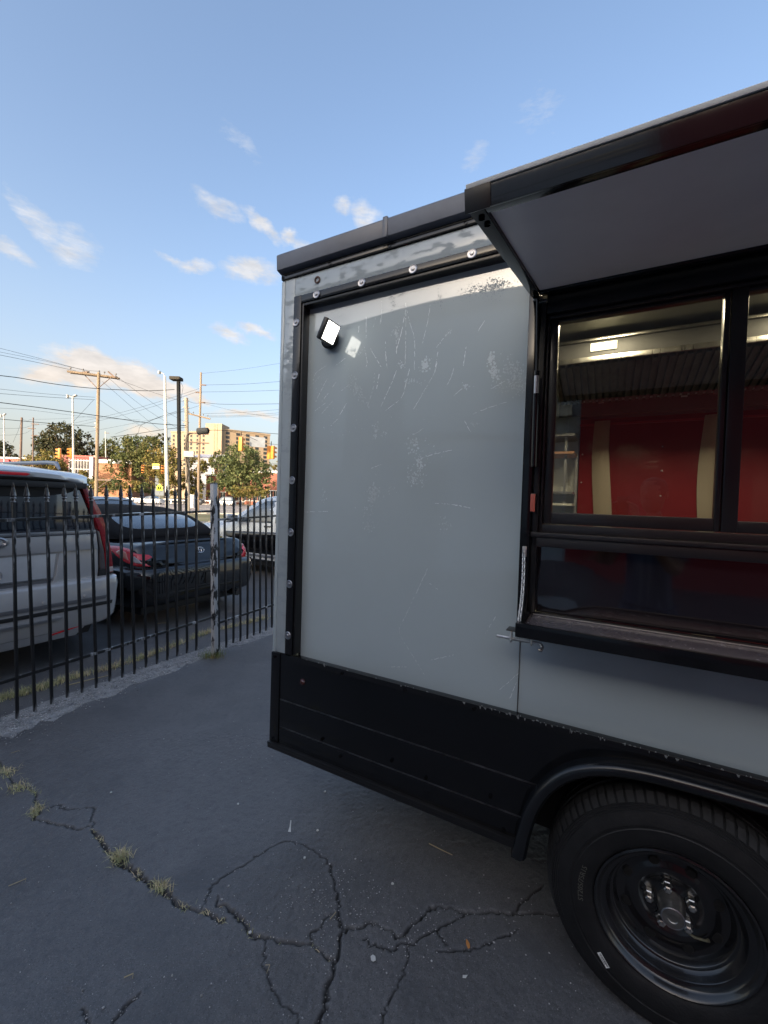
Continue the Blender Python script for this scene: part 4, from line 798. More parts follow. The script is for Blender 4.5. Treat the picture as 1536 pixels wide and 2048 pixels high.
MB().tube([(.50, -.09, .235), (.50, .25, .235)], .04, 12).build('exhaust_pipe', black_plastic, conv)
tb('underbody', black_plastic, (-.75, .75, .1, 4.4, .16, .26), bevel=.02, parent=conv)
for y in (.90, 3.75): car_wheel(conv, .80, y, .325, .225, 1); car_wheel(conv, -.80, y, .325, .225, -1)
# black crossover beyond, seen along its near side, sky reflection coloured onto its upper body
PX = Vector((-1.17, 7.55, 0))+FD*.90-EX*(-.55)
cross = empty('crossover_car', PX, CROT, 'glossy black crossover with a pale sky reflection coloured into its upper body, parked between the black convertible and the trailer corner', 'car')
def xp(hw, roof, hr, belt=1.08, z0=.30): return [(0, z0), (hw*.9, z0), (hw*.985, z0+.12), (hw, .62), (hw*1.0, .80), (hw*.985, .90), (hw*.955, belt), (hw*.5+hr*.5+.02, (belt+roof)*.5), (hr, roof-.06), (hr*.75, roof), (0, roof+.02)]
xb = loft([(.0, xp(.80, 1.15, .6)), (.08, xp(.86, 1.45, .64)), (.6, xp(.895, 1.60, .68)), (1.4, xp(.90, 1.64, .70)), (2.1, xp(.90, 1.60, .68)), (2.6, xp(.90, 1.42, .66)), (3.15, xp(.90, 1.12, .62, .98)), (3.6, xp(.89, 1.05, .60, .94)), (4.3, xp(.84, .95, .55, .86)), (4.6, xp(.72, .80, .5, .74))], 4, 2)
pale = mat('sky_reflection_paint', (.50, .53, .56), .22, rvar=.01, metal=.3, coat=1.); xb.build('body', pale, cross, ang=60); xv = BVHTree.FromPolygons([Vector(v) for v in xb.v], xb.f)  # pale tone is reflected sky put into the colour of a black car
def xs(name, m_, poly, off=.006): return proj_patch(cross, xv, name, m_, poly, 1, off, axis='x')
xs('front_side_window', grey_glass, [(1.72, 1.08), (2.75, 1.06), (2.45, 1.30), (2.05, 1.51), (1.72, 1.53)], .004); xs('rear_side_window', grey_glass, [(.55, 1.10), (1.66, 1.08), (1.66, 1.535), (.75, 1.50)], .004)
xs('lower_door', black_car, [(.95, .46), (3.0, .46), (3.0, .86), (.95, .93)], .010); xs('rear_quarter_panel', black_car, [(.1, .5), (.55, .45), (.6, .9), (.1, .95)], .010)
xs('sill_strip', chrome, [(1.0, .40), (2.9, .40), (2.9, .445), (1.0, .445)], .018)
for y in (1.72, .72): xs('door_handle', black_plastic, [(y, 1.0), (y+.20, .99), (y+.20, 1.018), (y, 1.022)], .03)
MB().box(-.13, .10, -.06, .06, -.085, .085).build('wing_mirror', pale, cross, bevel=.04, seg=3).location = (-1.02, 2.72, 1.14)
MB().box(-.10, .08, .0605, .066, -.065, .065).build('mirror_face', grey_glass, cross, bevel=.002).location = (-1.02, 2.66-.127, 1.14)
tb('underbody', black_plastic, (-.75, .75, .1, 4.3, .2, .32), bevel=.02, parent=cross)
for y in (.85, 3.55): car_wheel(cross, .80, y, .35, .235, 1); car_wheel(cross, -.80, y, .35, .235, -1)
# smaller cars farther off
def far_car(name, loc, rz, paint_, label, group=None):
    c = empty(name, loc, rz, label, 'car', group)
    lp = lambda hw, t: [(0, .25), (hw*.9, .25), (hw, .4), (hw*1.01, .65), (hw*.96, t-.06), (hw*.8, t), (0, t+.02)]
    loft([(0, lp(.7, .8)), (.12, lp(.82, .92)), (1.0, lp(.88, .96)), (3.3, lp(.88, .92)), (4.3, lp(.82, .78)), (4.5, lp(.66, .65))], 3, 2).build('body', paint_, c, ang=60)
    cbp = lambda hb, hr, t: [(0, .85), (hb, .85), (hb, .95), (hr, t-.06), (hr*.8, t), (0, t+.015)]
    suvish = 'suv' in name; tz = 1.68 if suvish else 1.44
    gl = loft([(.15 if suvish else .55, cbp(.72, .70, .98)), (.35 if suvish else 1.2, cbp(.80, .62, tz-.06)), (1.4, cbp(.82, .64, tz)), (2.2, cbp(.82, .63, tz-.04)), (3.2, cbp(.76, .70, .97))], 3, 2).build('glasshouse', grey_glass, c, ang=60)
    loft([(.38 if suvish else 1.22, cbp(.1, .60, tz-.035)), (1.4, cbp(.1, .62, tz+.012)), (2.2, cbp(.1, .615, tz-.025))], 3, 2)
    R_ = MB(); RR = []
    for y, z in ((.36 if suvish else 1.18, tz-.05), (.7 if suvish else 1.4, tz+.012), (1.5, tz+.02), (2.1, tz-.015), (2.3, tz-.06)): RR.append([(x, y, z+.018-.035*(abs(x)/.6)**3) for x in (-.62, -.5, -.3, 0, .3, .5, .62)])
    R_.grid(RR).build('roof', paint_, c, ang=180)
    for s in (-1, 1):
        MB().tube([(s*.71, 1.75, 1.36 if not suvish else 1.5), (s*.835, 1.75, .93)], .035, 6).build('door_pillar', paint_, c)
        for y in (.85, 3.55): car_wheel(c, s*.78, y, .33, .22, s, .2)
    return c
white_car = mat('white_car_paint', (.62, .62, .60), .3, coat=1.); bluegrey = mat('blue_grey_car_paint', (.30, .36, .40), .25, metal=.4, coat=1.)
far_car('blue_grey_sedan', at(222, 1050, 11.5)*1.0-Vector((0, 0, at(222, 1050, 11.5).z))+EX*1.2, CROT, bluegrey, 'blue grey sedan, only its roof and windows showing over the black soft top')
g0 = ground(470, 1011); far_car('white_suv_car', (g0.x, g0.y, -.06), pi/2, white_car, 'small white SUV driving on the street behind the peeling post')
g0 = ground(300, 1008.5); far_car('white_sedan', (g0.x, 72, -.06), pi/2, white_car, 'white sedan on the street seen between fence tips beside the yellow school sign')
g0 = ground(434, 1009); far_car('dark_sedan', (g0.x-.5, 79.5, -.06), pi/2, mat('dark_grey_car', (.05, .05, .055), .3, coat=1.), 'dark sedan half hidden behind the peeling post')
# ---------------------------------------------------------------- background: buildings
brick = mat('red_brick', (.30, .115, .075), .85, var=.15, vs=.6, bump=.3, bs=6); brick2 = mat('orange_brick', (.36, .17, .09), .85, var=.15, vs=.6)
tan = mat('tan_concrete', (.34, .25, .165), .8, var=.08, vs=.05); tan_d = mat('tan_concrete_tower', (.38, .285, .19), .8, var=.08, vs=.05)
win_m = mat('dark_window', (.03, .035, .04), .12); white_trim = mat('white_trim', (.62, .61, .58), .6)
def seg_frame(a, b): a = Vector(a); b = Vector(b); d = (b-a); d.z = 0; L_ = d.length; d.normalize(); return frame((a.x, a.y, 0), d, (-d.y, d.x, 0)), L_
apt = empty('apartment_block', at(430, 990, 290)*1-Vector((0, 0, at(430, 990, 290).z)), 0, 'tall tan apartment block with a stair tower, rising beyond the trees', 'building')
def aw(a, b, z0, z1, depth, nm, m_, cols=(), rows=(), ww=1.7, wh=1.2):
    M, L_ = seg_frame(a, b); I = apt.matrix_basis.inverted(); I = Matrix.Translation(-apt.location)
    MB().box(0, L_, 0, depth, z0, z1, I @ M).build(nm, m_, apt, smooth=False)
    MB().box(-.3, L_+.3, -.3, depth, z1, z1+1.0, I @ M).build('parapet', m_, apt, smooth=False)
    for c in cols:
        for r_ in rows:
            o = MB().box(-ww/2, ww/2, -.12, .3, -wh/2, wh/2).build('window', win_m, apt, smooth=False) if not hasattr(aw, 'w%d' % int(ww*10)) else copy(getattr(aw, 'w%d' % int(ww*10)), apt)
            setattr(aw, 'w%d' % int(ww*10), o); o.matrix_local = I @ M @ Matrix.Translation((c*L_, 0, r_))
            if not hasattr(aw, 's%d' % int(ww*10)): s_ = MB().box(-ww/2-.15, ww/2+.15, -.25, .3, -wh/2-.25, -wh/2).build('sill', tan_d, o, smooth=False); setattr(aw, 's%d' % int(ww*10), s_)
            else: copy(getattr(aw, 's%d' % int(ww*10)), o)
Lw, Tw0, Tw1, Rw = at(340, 990, 302), at(418, 990, 296), at(443, 990, 290), at(537, 995, 309)
rows = [46.3-2.9*k for k in range(12)]
aw(Lw, Tw0, -2, 47, 14, 'left_wing', tan, [(x-340)/78 for x in (345.5, 368, 380.6, 393, 405)], [44.6-2.9*k for k in range(12)], 1.6, 1.7)
aw(Tw1, Rw, -2, 48.2, 14, 'right_wing', tan, [(x-443)/94 for x in (452, 472, 491, 510, 527.5)], rows, 2.6, 1.9)
tcen = (Tw0+Tw1)/2; MB().box(-6.2, 5.0, -6, 8, -2, 52, Matrix.Translation(-apt.location) @ Matrix.Translation((tcen.x+1, tcen.y, 0))).build('stair_tower', tan_d, apt, smooth=False)
MB().box(-3.0, -2.2, -6.2, -5.9, 0, 51.5, Matrix.Translation(-apt.location) @ Matrix.Translation((tcen.x+3.5, tcen.y, 0))).box(.8, 1.6, -6.2, -5.9, 0, 51.5, Matrix.Translation(-apt.location) @ Matrix.Translation((tcen.x+1.5, tcen.y, 0))).build('tower_fin', tan, apt, smooth=False)
def bld(name, label, xa, xb, Y, top_px, depth, wall_m, roof_m, Yb=None, wins=(), wsz=(1.2, 1.6), roof_h=.5, zbase=-.1, slope=0., wmat=None):
    a = at(xa, 990, Y); b = at(xb, 990, Yb or Y); o = empty(name, (a.x, a.y, 0), 0, label, 'building'); M, L_ = seg_frame(a, b); M = Matrix.Translation((-a.x, -a.y, 0)) @ M
    z1 = at((xa+xb)/2, top_px, (Y+(Yb or Y))/2).z
    MB().box(0, L_, 0, depth, zbase, z1, M).build('wall', wall_m, o, smooth=False)
    if slope: MB().prism([(-.4, z1), (depth*.5, z1+slope), (depth+.4, z1)], -.4, L_+.4, M, ax='yz').build('roof', roof_m, o, smooth=False)
    else: MB().box(-.25, L_+.25, -.25, depth+.2, z1, z1+roof_h, M).build('roof', roof_m, o, smooth=False)
    w0 = None
    for (fx, z) in wins:
        if w0 is None: w0 = w = MB().box(-wsz[0]/2, wsz[0]/2, -.06, .2, -wsz[1]/2, wsz[1]/2).build('window', wmat or win_m, o, smooth=False); f0 = MB().box(-wsz[0]/2-.12, wsz[0]/2+.12, -.1, .2, wsz[1]/2, wsz[1]/2+.14).box(-wsz[0]/2-.12, wsz[0]/2+.12, -.14, .2, -wsz[1]/2-.14, -wsz[1]/2).box(-.05, .05, -.1, .1, -wsz[1]/2, wsz[1]/2).build('window_frame', white_trim, w, smooth=False)
        else: w = copy(w0, o); copy(f0, w)
        w.matrix_local = M @ Matrix.Translation((fx*L_, 0, z))
    return o, M, L_, z1
o, M, L_, z1 = bld('brick_house', 'low red brick building with a chimney, half hidden by the big tree near the trailer', 412, 452, 100, 952, 12, brick, white_trim, wins=[(.25, 1.9), (.55, 1.9), (.85, 1.9)], roof_h=.3)
MB().box(1.5, 3.0, 1, 2.6, z1, z1+2.9, M).box(1.35, 3.15, .85, 2.75, z1+2.9, z1+3.2, M).build('chimney', brick, o, smooth=False)
bld('brick_school', 'red brick building with a white roof edge, touching the trailer corner', 452, 620, 104, 946, 14, brick, white_trim, wins=[(k/16+.03, 2.2) for k in range(16)], wsz=(1.1, 2.6), roof_h=.6)
bld('grey_roof_hall', 'grey metal hall standing below the apartment block', 376, 436, 150, 915, 20, mat('grey_metal_siding', (.30, .29, .31), .6), mat('grey_metal_roof', (.36, .35, .38), .5), slope=2.2)
bld('orange_brick_store', 'orange brick store with a white roof band behind the hedge', 196, 262, 96, 927, 10, brick2, white_trim, roof_h=.9)
o, M, L_, z1 = bld('red_glass_store', 'dark red store front with a white grid of windows behind the white lamp post', 120, 190, 100, 915, 12, mat('dark_red_cladding', (.24, .065, .055), .7), mat('red_parapet', (.34, .09, .07), .7), roof_h=.5)
MB().box(L_*.27, L_*.86, -.12, -.02, 1.0, z1-.6, M).build('store_glass', mat('store_glazing', (.055, .05, .055), .15), o, smooth=False)
for k in range(8): MB().box(L_*.27+k*L_*.59/7-.05, L_*.27+k*L_*.59/7+.05, -.25, -.12, .6, z1-.4, M).build('mullion', white_trim, o, smooth=False)
for k in range(5): MB().box(L_*.27, L_*.86, -.24, -.13, 1.0+k*(z1-1.8)/4, 1.14+k*(z1-1.8)/4, M).build('transom', white_trim, o, smooth=False)
MB().box(L_*.88, L_*.97, -.6, .4, 0, z1+.2, M).build('white_column', white_trim, o, smooth=False)
o, M, L_, z1 = bld('brick_shop', 'long low brick shop with a red sign at the left edge of the picture', -60, 62, 92, 917, 10, brick, white_trim, wins=[(k/9+.06, 2.2) for k in range(9)], wsz=(2.6, 2.0), roof_h=.35)
MB().box(L_*.50, L_*.655, -.4, -.05, z1-2.4, z1-.2, M).build('shop_sign', mat('red_sign', (.55, .03, .04), .5), o, smooth=False)
# ---------------------------------------------------------------- trees
bark = mat('bark', (.12, .09, .065), .9, var=.25, bump=.5, bs=10)
def leaf_mat(name, c, c2):
    M = mat(name, c, .75, var=.25, vs=.35, col2=c2, cs=.5, ct=(.42, .62), island=.42, spec=.2)
    t = M.node_tree; P = t.nodes['Principled BSDF']; out = t.nodes['Material Output']; tr = t.nodes.new('ShaderNodeBsdfTranslucent'); mx = t.nodes.new('ShaderNodeMixShader'); mx.inputs[0].default_value = .28
    t.links.new(P.inputs['Base Color'].links[0].from_socket, tr.inputs[0]); t.links.new(P.outputs[0], mx.inputs[1]); t.links.new(tr.outputs[0], mx.inputs[2]); t.links.new(mx.outputs[0], out.inputs[0]); return M
leaf_dark = leaf_mat('leaf_dark', (.060, .070, .034), (.10, .085, .045)); leaf_mid = leaf_mat('leaf_mid', (.095, .115, .040), (.15, .145, .052)); leaf_yel = leaf_mat('leaf_yellow_green', (.17, .155, .045), (.24, .185, .06)); leaf_olive = leaf_mat('leaf_olive', (.125, .145, .058), (.09, .115, .045))
def leaves(blobs, n, size, g, hollow=.35):
    tot = sum(rx*ry*rz for *_, rx, ry, rz in blobs); V = []; F = []
    for (cx, cy, cz, rx, ry, rz) in blobs:
        k = int(n*(rx*ry*rz)/tot)+8
        # each blob is broken into sprays so that gaps and clumps show
        ns_ = max(6, k//26); cen = g.normal(size=(ns_, 3)); cen /= np.linalg.norm(cen, axis=1)[:, None]; cen *= (hollow+(1.0-hollow)*g.random(ns_)**.55)[:, None]
        idx = g.integers(0, ns_, k); p = cen[idx]+g.normal(size=(k, 3))*.115; p *= np.array([rx, ry, rz]); p += np.array([cx, cy, cz])
        nrm = g.normal(size=(k, 3))+np.array([0, 0, .5]); nrm /= np.linalg.norm(nrm, axis=1)[:, None]; a = np.cross(nrm, g.normal(size=(k, 3))); a /= np.linalg.norm(a, axis=1)[:, None]+1e-9; b = np.cross(nrm, a)
        s = size*1.12*(.5+g.random(k))[:, None]; o = len(V)*1
        q = np.stack([p-a*s*.5, p+b*s*.28, p+a*s*.6, p-b*s*.28], 1).reshape(-1, 3); base_ = sum(len(x) for x in V); V.append(q); F.append(np.arange(k*4).reshape(-1, 4)+base_)
    return np.vstack(V), np.vstack(F)
def np_mesh(name, V, F, m_, parent=None):
    me_ = bpy.data.meshes.new(name); me_.vertices.add(len(V)); me_.vertices.foreach_set('co', np.asarray(V, float).ravel()); F = np.asarray(F, np.int32); me_.loops.add(F.size); me_.loops.foreach_set('vertex_index', F.ravel()); me_.polygons.add(len(F)); me_.polygons.foreach_set('loop_start', np.arange(len(F))*F.shape[1]); me_.update(calc_edges=True); me_.materials.append(m_)
    o = bpy.data.objects.new(name, me_); COL.objects.link(o)
    if parent is not None: o.parent = parent
    return o
tseed = [20]
def tree(name, label, Y, blobs_px, m_, n=2600, size=.45, trunk=True, cat='tree', group=None, tx=None):
    tseed[0] += 1; g = np.random.default_rng(tseed[0]); k = Y/FPX; B = []
    for (x, y, rx, ry) in blobs_px:
        c = at(x, y, Y+g.uniform(-1, 1)*rx*k*.5); B.append((c.x, c.y, c.z, rx*k, min(rx, ry*1.3)*k, ry*k))
    x0 = at(tx, 990, Y).x if tx else sum(b[0] for b in B)/len(B); T = empty(name, (x0, Y, 0), 0, label, cat, group)
    V, F = leaves(B, n, size, g); V = V-np.array([x0, Y, 0]); V = V[:]; np_mesh('crown', V, F, m_, T)
    if trunk:
        mb = MB(); zc = min(b[2]-b[5]*.2 for b in B); r0 = .018*max(b[2]+b[5] for b in B)+.06
        mb.tube([(0, 0, -.2), (.05, 0, zc*.5), (0, 0, zc)], [r0*1.25, r0, r0*.8], 8)
        for b in B:
            for q in range(4):
                e = Vector((b[0]-x0+g.uniform(-.6, .6)*b[3], b[1]-Y+g.uniform(-.4, .4)*b[4], b[2]+g.uniform(-.1, .75)*b[5])); st0 = Vector((0, 0, zc*g.uniform(.6, 1.0))); mid = st0.lerp(e, .5)+Vector((0, 0, .1*b[5])); mb.tube([st0, mid, e], [r0*.5, r0*.3, r0*.08], 6)
        mb.build('trunk', bark, T, fix=False, ang=180)
    return T
tree('broad_tree', 'large dark rounded tree behind the white lamp post and the red store', 112, [(95, 885, 26, 24), (125, 875, 30, 28), (158, 888, 26, 28), (110, 912, 32, 26), (150, 915, 34, 24), (182, 925, 16, 18)], leaf_dark, 6200, .62, tx=130)
tree('young_tree', 'pale yellow green tree below the large dark tree at left', 88, [(70, 928, 30, 20), (98, 925, 34, 22), (120, 940, 18, 14)], leaf_yel, 2600, .42, tx=85)
tree('edge_tree', 'dark distant tree at the left edge of the picture', 130, [(5, 905, 18, 22), (28, 908, 14, 15), (-20, 900, 26, 30)], leaf_dark, 1800, .6)
tree('grove_tree', 'dark green tree right of the tall pole with the crossarm', 118, [(212, 905, 26, 20), (238, 898, 26, 26), (268, 893, 24, 24)], leaf_mid, 2600, .55, tx=225)
tree('leafy_tree', 'tall green tree behind the hanging traffic signals', 98, [(262, 905, 28, 30), (245, 935, 26, 28), (275, 935, 26, 30), (300, 900, 26, 26)], leaf_mid, 5200, .46, tx=262)
tree('golden_tree', 'yellow green tree between the white lamp post and the dark lamp post', 92, [(312, 925, 26, 32), (335, 915, 24, 32), (345, 945, 26, 28), (318, 955, 28, 24), (350, 975, 20, 16)], leaf_yel, 5600, .42, tx=330)
tree('crown_tree', 'dark treetop showing above the yellow green tree', 140, [(300, 884, 22, 12), (322, 880, 16, 12)], leaf_dark, 900, .6, tx=305)
tree('pole_tree', 'small green tree behind the wooden pole carrying conduits', 95, [(392, 940, 20, 24), (385, 970, 22, 24), (408, 925, 12, 16), (402, 985, 16, 12)], leaf_yel, 2600, .42, tx=392)
tree('shade_tree', 'big round green tree in front of the brick building beside the trailer corner', 90, [(485, 915, 34, 26), (455, 935, 30, 28), (510, 940, 34, 28), (480, 958, 42, 26), (440, 962, 22, 20), (530, 965, 18, 20), (500, 985, 36, 14)], leaf_olive, 9000, .42, tx=486)
tree('low_tree', 'low pale tree with thin bare branches under the big round tree', 84, [(490, 983, 32, 13), (520, 985, 22, 10)], leaf_yel, 1500, .34, tx=500)
tree('left_of_shade_tree', 'sparse green tree left of the big round tree', 96, [(432, 915, 12, 16), (425, 928, 10, 12), (445, 918, 12, 10)], leaf_mid, 900, .42, tx=436)
tree('corner_tree', 'green tree just beside the trailer corner', 120, [(548, 932, 14, 9), (575, 930, 24, 14)], leaf_yel, 900, .5)
for k, (x, y, rx, ry) in enumerate([(178, 968, 20, 16), (206, 972, 20, 14), (234, 970, 20, 14), (262, 972, 20, 13), (292, 976, 18, 12), (165, 955, 10, 14)]):
    tree('bush', ['leafy bush just right of the silver SUV roof', 'leafy bush at the foot of the crossarm pole', 'second bush right of the crossarm pole', 'wide bush left of the yellow school sign', 'bush touching the yellow school sign', 'tall bush beside the silver SUV spoiler'][k], 87, [(x, y, rx, ry)], leaf_yel if k % 2 else leaf_olive, 900, .32, trunk=False, cat='bush', group='bushes along the far verge')
# low rail along the far pavement
rl = empty('guard_rail', (0, 0, 0), 0, 'pale rail on short posts running along the far side of the street', 'railing')
a = ground(150, 1006); MB().box(-75, -28, 83.2, 83.3, .62, .80).build('rail_beam', galv, rl, smooth=False)
for k in range(18): o = MB().box(-.07, .07, 83.31, 83.45, -.06, .86).build('rail_post', galv, rl, smooth=False) if k == 0 else copy(o, rl); o.location = (-74+k*2.6, 0, 0)
# ---------------------------------------------------------------- poles
wood = mat('weathered_pole_wood', (.26, .19, .125), .85, var=.25, vs=2, bump=.3, bs=20, stretch=(4, 4, .2)); wood_d = mat('dark_pole_wood', (.16, .11, .085), .85, var=.25, vs=2, stretch=(4, 4, .2))
conc = mat('pale_lamp_post_paint', (.55, .53, .47), .6, var=.1, vs=2); lamp_dark = mat('dark_lamp_post_paint', (.014, .015, .016), .85, var=.2, spec=.1); insul = mat('insulator_grey', (.25, .24, .23), .4); line_m = mat('cable_black', (.012, .012, .013), .9, spec=.1)
def pole(name, label, xt, yt, xb, Y, r0, r1, m_, cat='pole', group=None):
    t = at(xt, yt, Y); b = at(xb, 1000, Y); o = empty(name, (b.x, b.y, 0), 0, label, cat, group)
    MB().tube([(0, 0, -.3), (t.x-b.x, 0, t.z)], [r0, r1], 10).build('shaft', m_, o); o['top'] = (t.x-b.x, 0, t.z); return o, Vector((t.x-b.x, 0, t.z)), Y/FPX
def arm(o, p, dx, dy, dz, m_, w=.06, parent_name='crossarm', h=.07):
    d = Vector((dx, dy, dz)); M = frame(p, d.normalized(), Vector((0, 0, 1)).cross(d).normalized(), d.normalized().cross(Vector((0, 0, 1)).cross(d).normalized()))
    return MB().box(-d.length/2, d.length/2, -w, w, -h, h, M).build(parent_name, m_, o, smooth=False)
def insulators(o, pts, s=1.0):
    mb = MB()
    i0 = None
    for p in pts:
        if i0 is None: i0 = ob = MB().lathe([(0, -.02), (.02, 0), (.02, .10), (.06, .12), (.07, .15), (.04, .17), (.065, .20), (.04, .24), (0, .26)], Matrix.Scale(s, 4), 8).build('insulator', insul, o)
        else: ob = copy(i0, o)
        ob.location = p
o, t, k = pole('utility_pole', 'brown wooden utility pole with a double crossarm on top, left of centre of the skyline', 197.5, 745, 192, 33, .135, .105, wood, 'pole')
arm(o, t+Vector((-.35, -.16, -.22)), 2.9, 1.5, .06, wood); arm(o, t+Vector((-.35, .14, -.22)), 2.9, 1.5, .06, wood); arm(o, t+Vector((-1.35, .2, .02)), 1.3, -.6, -.05, wood_d, .05, 'side_arm', .05); arm(o, t+Vector((.95, .1, -.10)), .5, .1, -.42, wood_d, .05, 'side_arm', .05)
MB().tube([t+Vector((-1.0, -.2, -.25)), t+Vector((-.05, -.1, -1.25))], .03, 5).tube([t+Vector((.85, .25, -.25)), t+Vector((.05, -.1, -1.25))], .03, 5).build('brace', wood_d, o)
insulators(o, [t+Vector((x, y, -.10)) for x, y in ((-1.7, -.7), (-.95, -.4), (.35, .15), (1.0, .55), (-1.25, .15), (.1, -.1))])
for z in (-4.0, -4.3, -6.6): arm(o, t+Vector((-.1, 0, z)), .35, .05, 0, insul, .04, 'bracket', .05)
arm(o, t+Vector((.5, 0, -9.0+.55)), 1.25, 0, .02, wood_d, .05, 'side_arm', .06); MB().tube([t+Vector((.85, 0, -8.5)), t+Vector((.1, 0, -9.1))], .03, 5).build('brace', wood_d, o)
P1 = o.location+t
o, t, k = pole('utility_pole', 'slim tall utility pole with stacked small arms, right of the dark lamp post', 402, 745, 396, 46, .15, .10, wood, 'pole')
for px, py, s in ((406, 770, 1), (397, 785, -1), (404, 805, 1)): q = at(px, py, 46)-o.location; arm(o, q, .65*1, .1, 0, wood_d, .05, 'side_arm', .06)
q = at(399, 833, 46)-o.location; arm(o, q+Vector((0, -.2, 0)), 2.3, .7, -.42, wood, .06); insulators(o, [q+Vector((x, -.2, -.18*x+.1)) for x in (-1.1, -.6, .5, 1.0)])
for y_, ln in ((868, 1.9), (886, 2.0)): q = at(400, y_, 46)-o.location; arm(o, q+Vector((0, -.2, 0)), ln, .5, 0, wood_d, .05)
P2 = o.location+t
o, t, k = pole('utility_pole', 'short thick wooden pole with black conduits curving down its side', 372.5, 796, 377, 38, .19, .16, mat('grey_pole_wood', (.30, .25, .19), .85, var=.25, vs=2, stretch=(4, 4, .2)), 'pole')
for k_, (dx, r_) in enumerate(((-.14, .022), (.0, .026), (.13, .022))):
    a = [at(x+dx*14, y, 37.7)-o.location for x, y in ((384, 868), (380, 867), (375, 872), (372, 887), (371, 910), (375, 940), (372, 965))]; MB().tube([tuple(p) for p in cr(a, 4)], r_, 6).build('conduit', line_m, o)
for y_ in (800, 815, 845): q = at(372, y_, 38)-o.location; arm(o, q, .5, .1, 0, insul, .05, 'bracket', .06)
q = at(374, 908, 37.7)-o.location; arm(o, q+Vector((.2, 0, 0)), .9, 0, 0, mat('grey_cabinet', (.35, .33, .30), .6), .12, 'cabinet', .26)
P3 = o.location+t
o, t, k = pole('transformer', 'dark grey transformer can hung between two wooden poles', 399, 861, 399, 42, .001, .001, insul, 'transformer')
bpy.data.objects.remove(o.children[0]); q = at(406, 862, 42)-o.location
MB().lathe([(0, -.55), (.30, -.55), (.33, -.5), (.33, .46), (.28, .55), (0, .55)], Matrix.Translation(q) @ Matrix.Rotation(R(84), 4, 'Y'), 16).build('can', mat('transformer_grey', (.045, .048, .05), .8, spec=.1), o); MB().box(.45, .62, -.12, .12, -.12, .16, Matrix.Translation(q)).build('terminal', line_m, o)
def dbl(name, label, xt, yt, xb, Y, r0, r1, m_, arms, hd=.35): 
    o, t, k = pole(name, label, xt, yt, xb, Y, r0, r1, m_, 'lamp post', 'street lamps on the skyline')
    for (dx, dz) in arms:
        e = t+Vector((dx, -.1, dz)); MB().tube([t+Vector((0, 0, -.1)), t+Vector((dx*.25, 0, dz*.2+.08)), e], .04, 6).build('lamp_arm', m_, o)
        M_ = Matrix.Translation(e) @ Matrix.Rotation(-math.atan2(dz, dx)*(.6), 4, 'Y'); MB().box(-hd if dx < 0 else -.05, .05 if dx < 0 else hd, -.14, .14, -.05, .05, M_).build('lamp_head', m_, o, bevel=.03)
    return o
dbl('street_lamp', 'pale double headed street lamp above the silver SUV roof', 145.5, 797, 148, 40, .11, .07, conc, ((-.40, .28), (.18, .18)), .30)
dbl('street_lamp', 'pale street lamp at the left edge of the picture', 8, 832, 9, 55, .12, .07, conc, ((-.3, .15), (.05, .1)), .35)
dbl('street_lamp', 'tall tapered white lamp post with one upswept arm', 329.5, 752, 336, 32, .16, .085, conc, ((-.35, .30),), .18)
o, t, k = pole('lamp_post', 'square dark lamp post with a flat shoebox head, in front of the white one', 357, 762, 361.5, 17, .001, .001, lamp_dark, 'lamp post')
bpy.data.objects.remove(o.children[0]); M_ = frame((0, 0, 0), (1, 0, 0), (0, 1, 0), (t.x/t.z, 0, 1))
MB().box(-.056, .056, -.056, .056, 0, t.z, M_).build('shaft', lamp_dark, o, bevel=.006); MB().box(-.30, .12, -.17, .17, t.z+.02, t.z+.15, M_ @ Matrix.Rotation(R(8), 4, 'Y') if False else M_).build('lamp_head', mat('lamp_head_bronze', (.05, .045, .037), .8, spec=.1), o, bevel=.02); MB().box(-.05, .05, -.05, .05, t.z, t.z+.03, M_).build('lamp_neck', lamp_dark, o)
MB().tube([t+Vector((.12, 0, -.7)), t+Vector((.19, 0, -.25)), t+Vector((.10, 0, -.05))], .006, 5).build('loose_wire', line_m, o)
for (lab, xt, yt, xb, Y, r_, arms) in (('brown wooden pole leaning slightly, second pole from the left edge', 43.5, 835, 39, 60, .17, ()), ('thin dark utility pole with short side arms left of the dark tree', 66.5, 835, 65, 75, .13, (848, 857, 871)), ('thin pale pole far off, right of the crossarm pole', 211, 862, 212.5, 110, .14, (866,))):
    o, t, k = pole('utility_pole', lab, xt, yt, xb, Y, r_, r_*.75, wood_d if xt < 100 else conc, 'pole')
    for y_ in arms: q = at(xt, y_, Y)-o.location; arm(o, q+Vector((.3*(-1)**arms.index(y_), 0, 0)), 1.2, .2, 0, wood_d, .06, 'side_arm', .06)
# ---------------------------------------------------------------- overhead wires, each span its own thing
def wire(label, pts, r=.011, sag=0.):
    P_ = [at(x, y, Y) for x, y, Y in pts]
    if len(P_) == 2: a, b = P_; P_ = [a.lerp(b, k/10)-Vector((0, 0, sag*4*(k/10)*(1-k/10))) for k in range(11)]
    else: P_ = [Vector(p) for p in cr([tuple(p) for p in P_], 5)]
    o = P_[0].copy(); ob = MB().tube([p-o for p in P_], r, 5, cap=False).build('overhead_wire', line_m, None, fix=False, ang=180); ob.location = o
    return tag(ob, label, 'wire', 'overhead wires against the sky')
L7, L8 = 22, 46
wire('thick wavy cable crossing in front of the crossarm pole', [(-40, 746, 20), (0, 751, 21), (40, 756, 22), (90, 765, 24), (140, 772, 25), (193, 777, 26), (250, 780, 27), (300, 781.5, 28), (349, 779, 28.5)], .020)
wire('long black cable running down from the left edge to the white lamp post', [(-40, 801, 22), (0, 805, 23), (100, 818, 26), (200, 832, 29), (290, 845, 31), (334, 849, 32), (372, 851, 36)], .022)
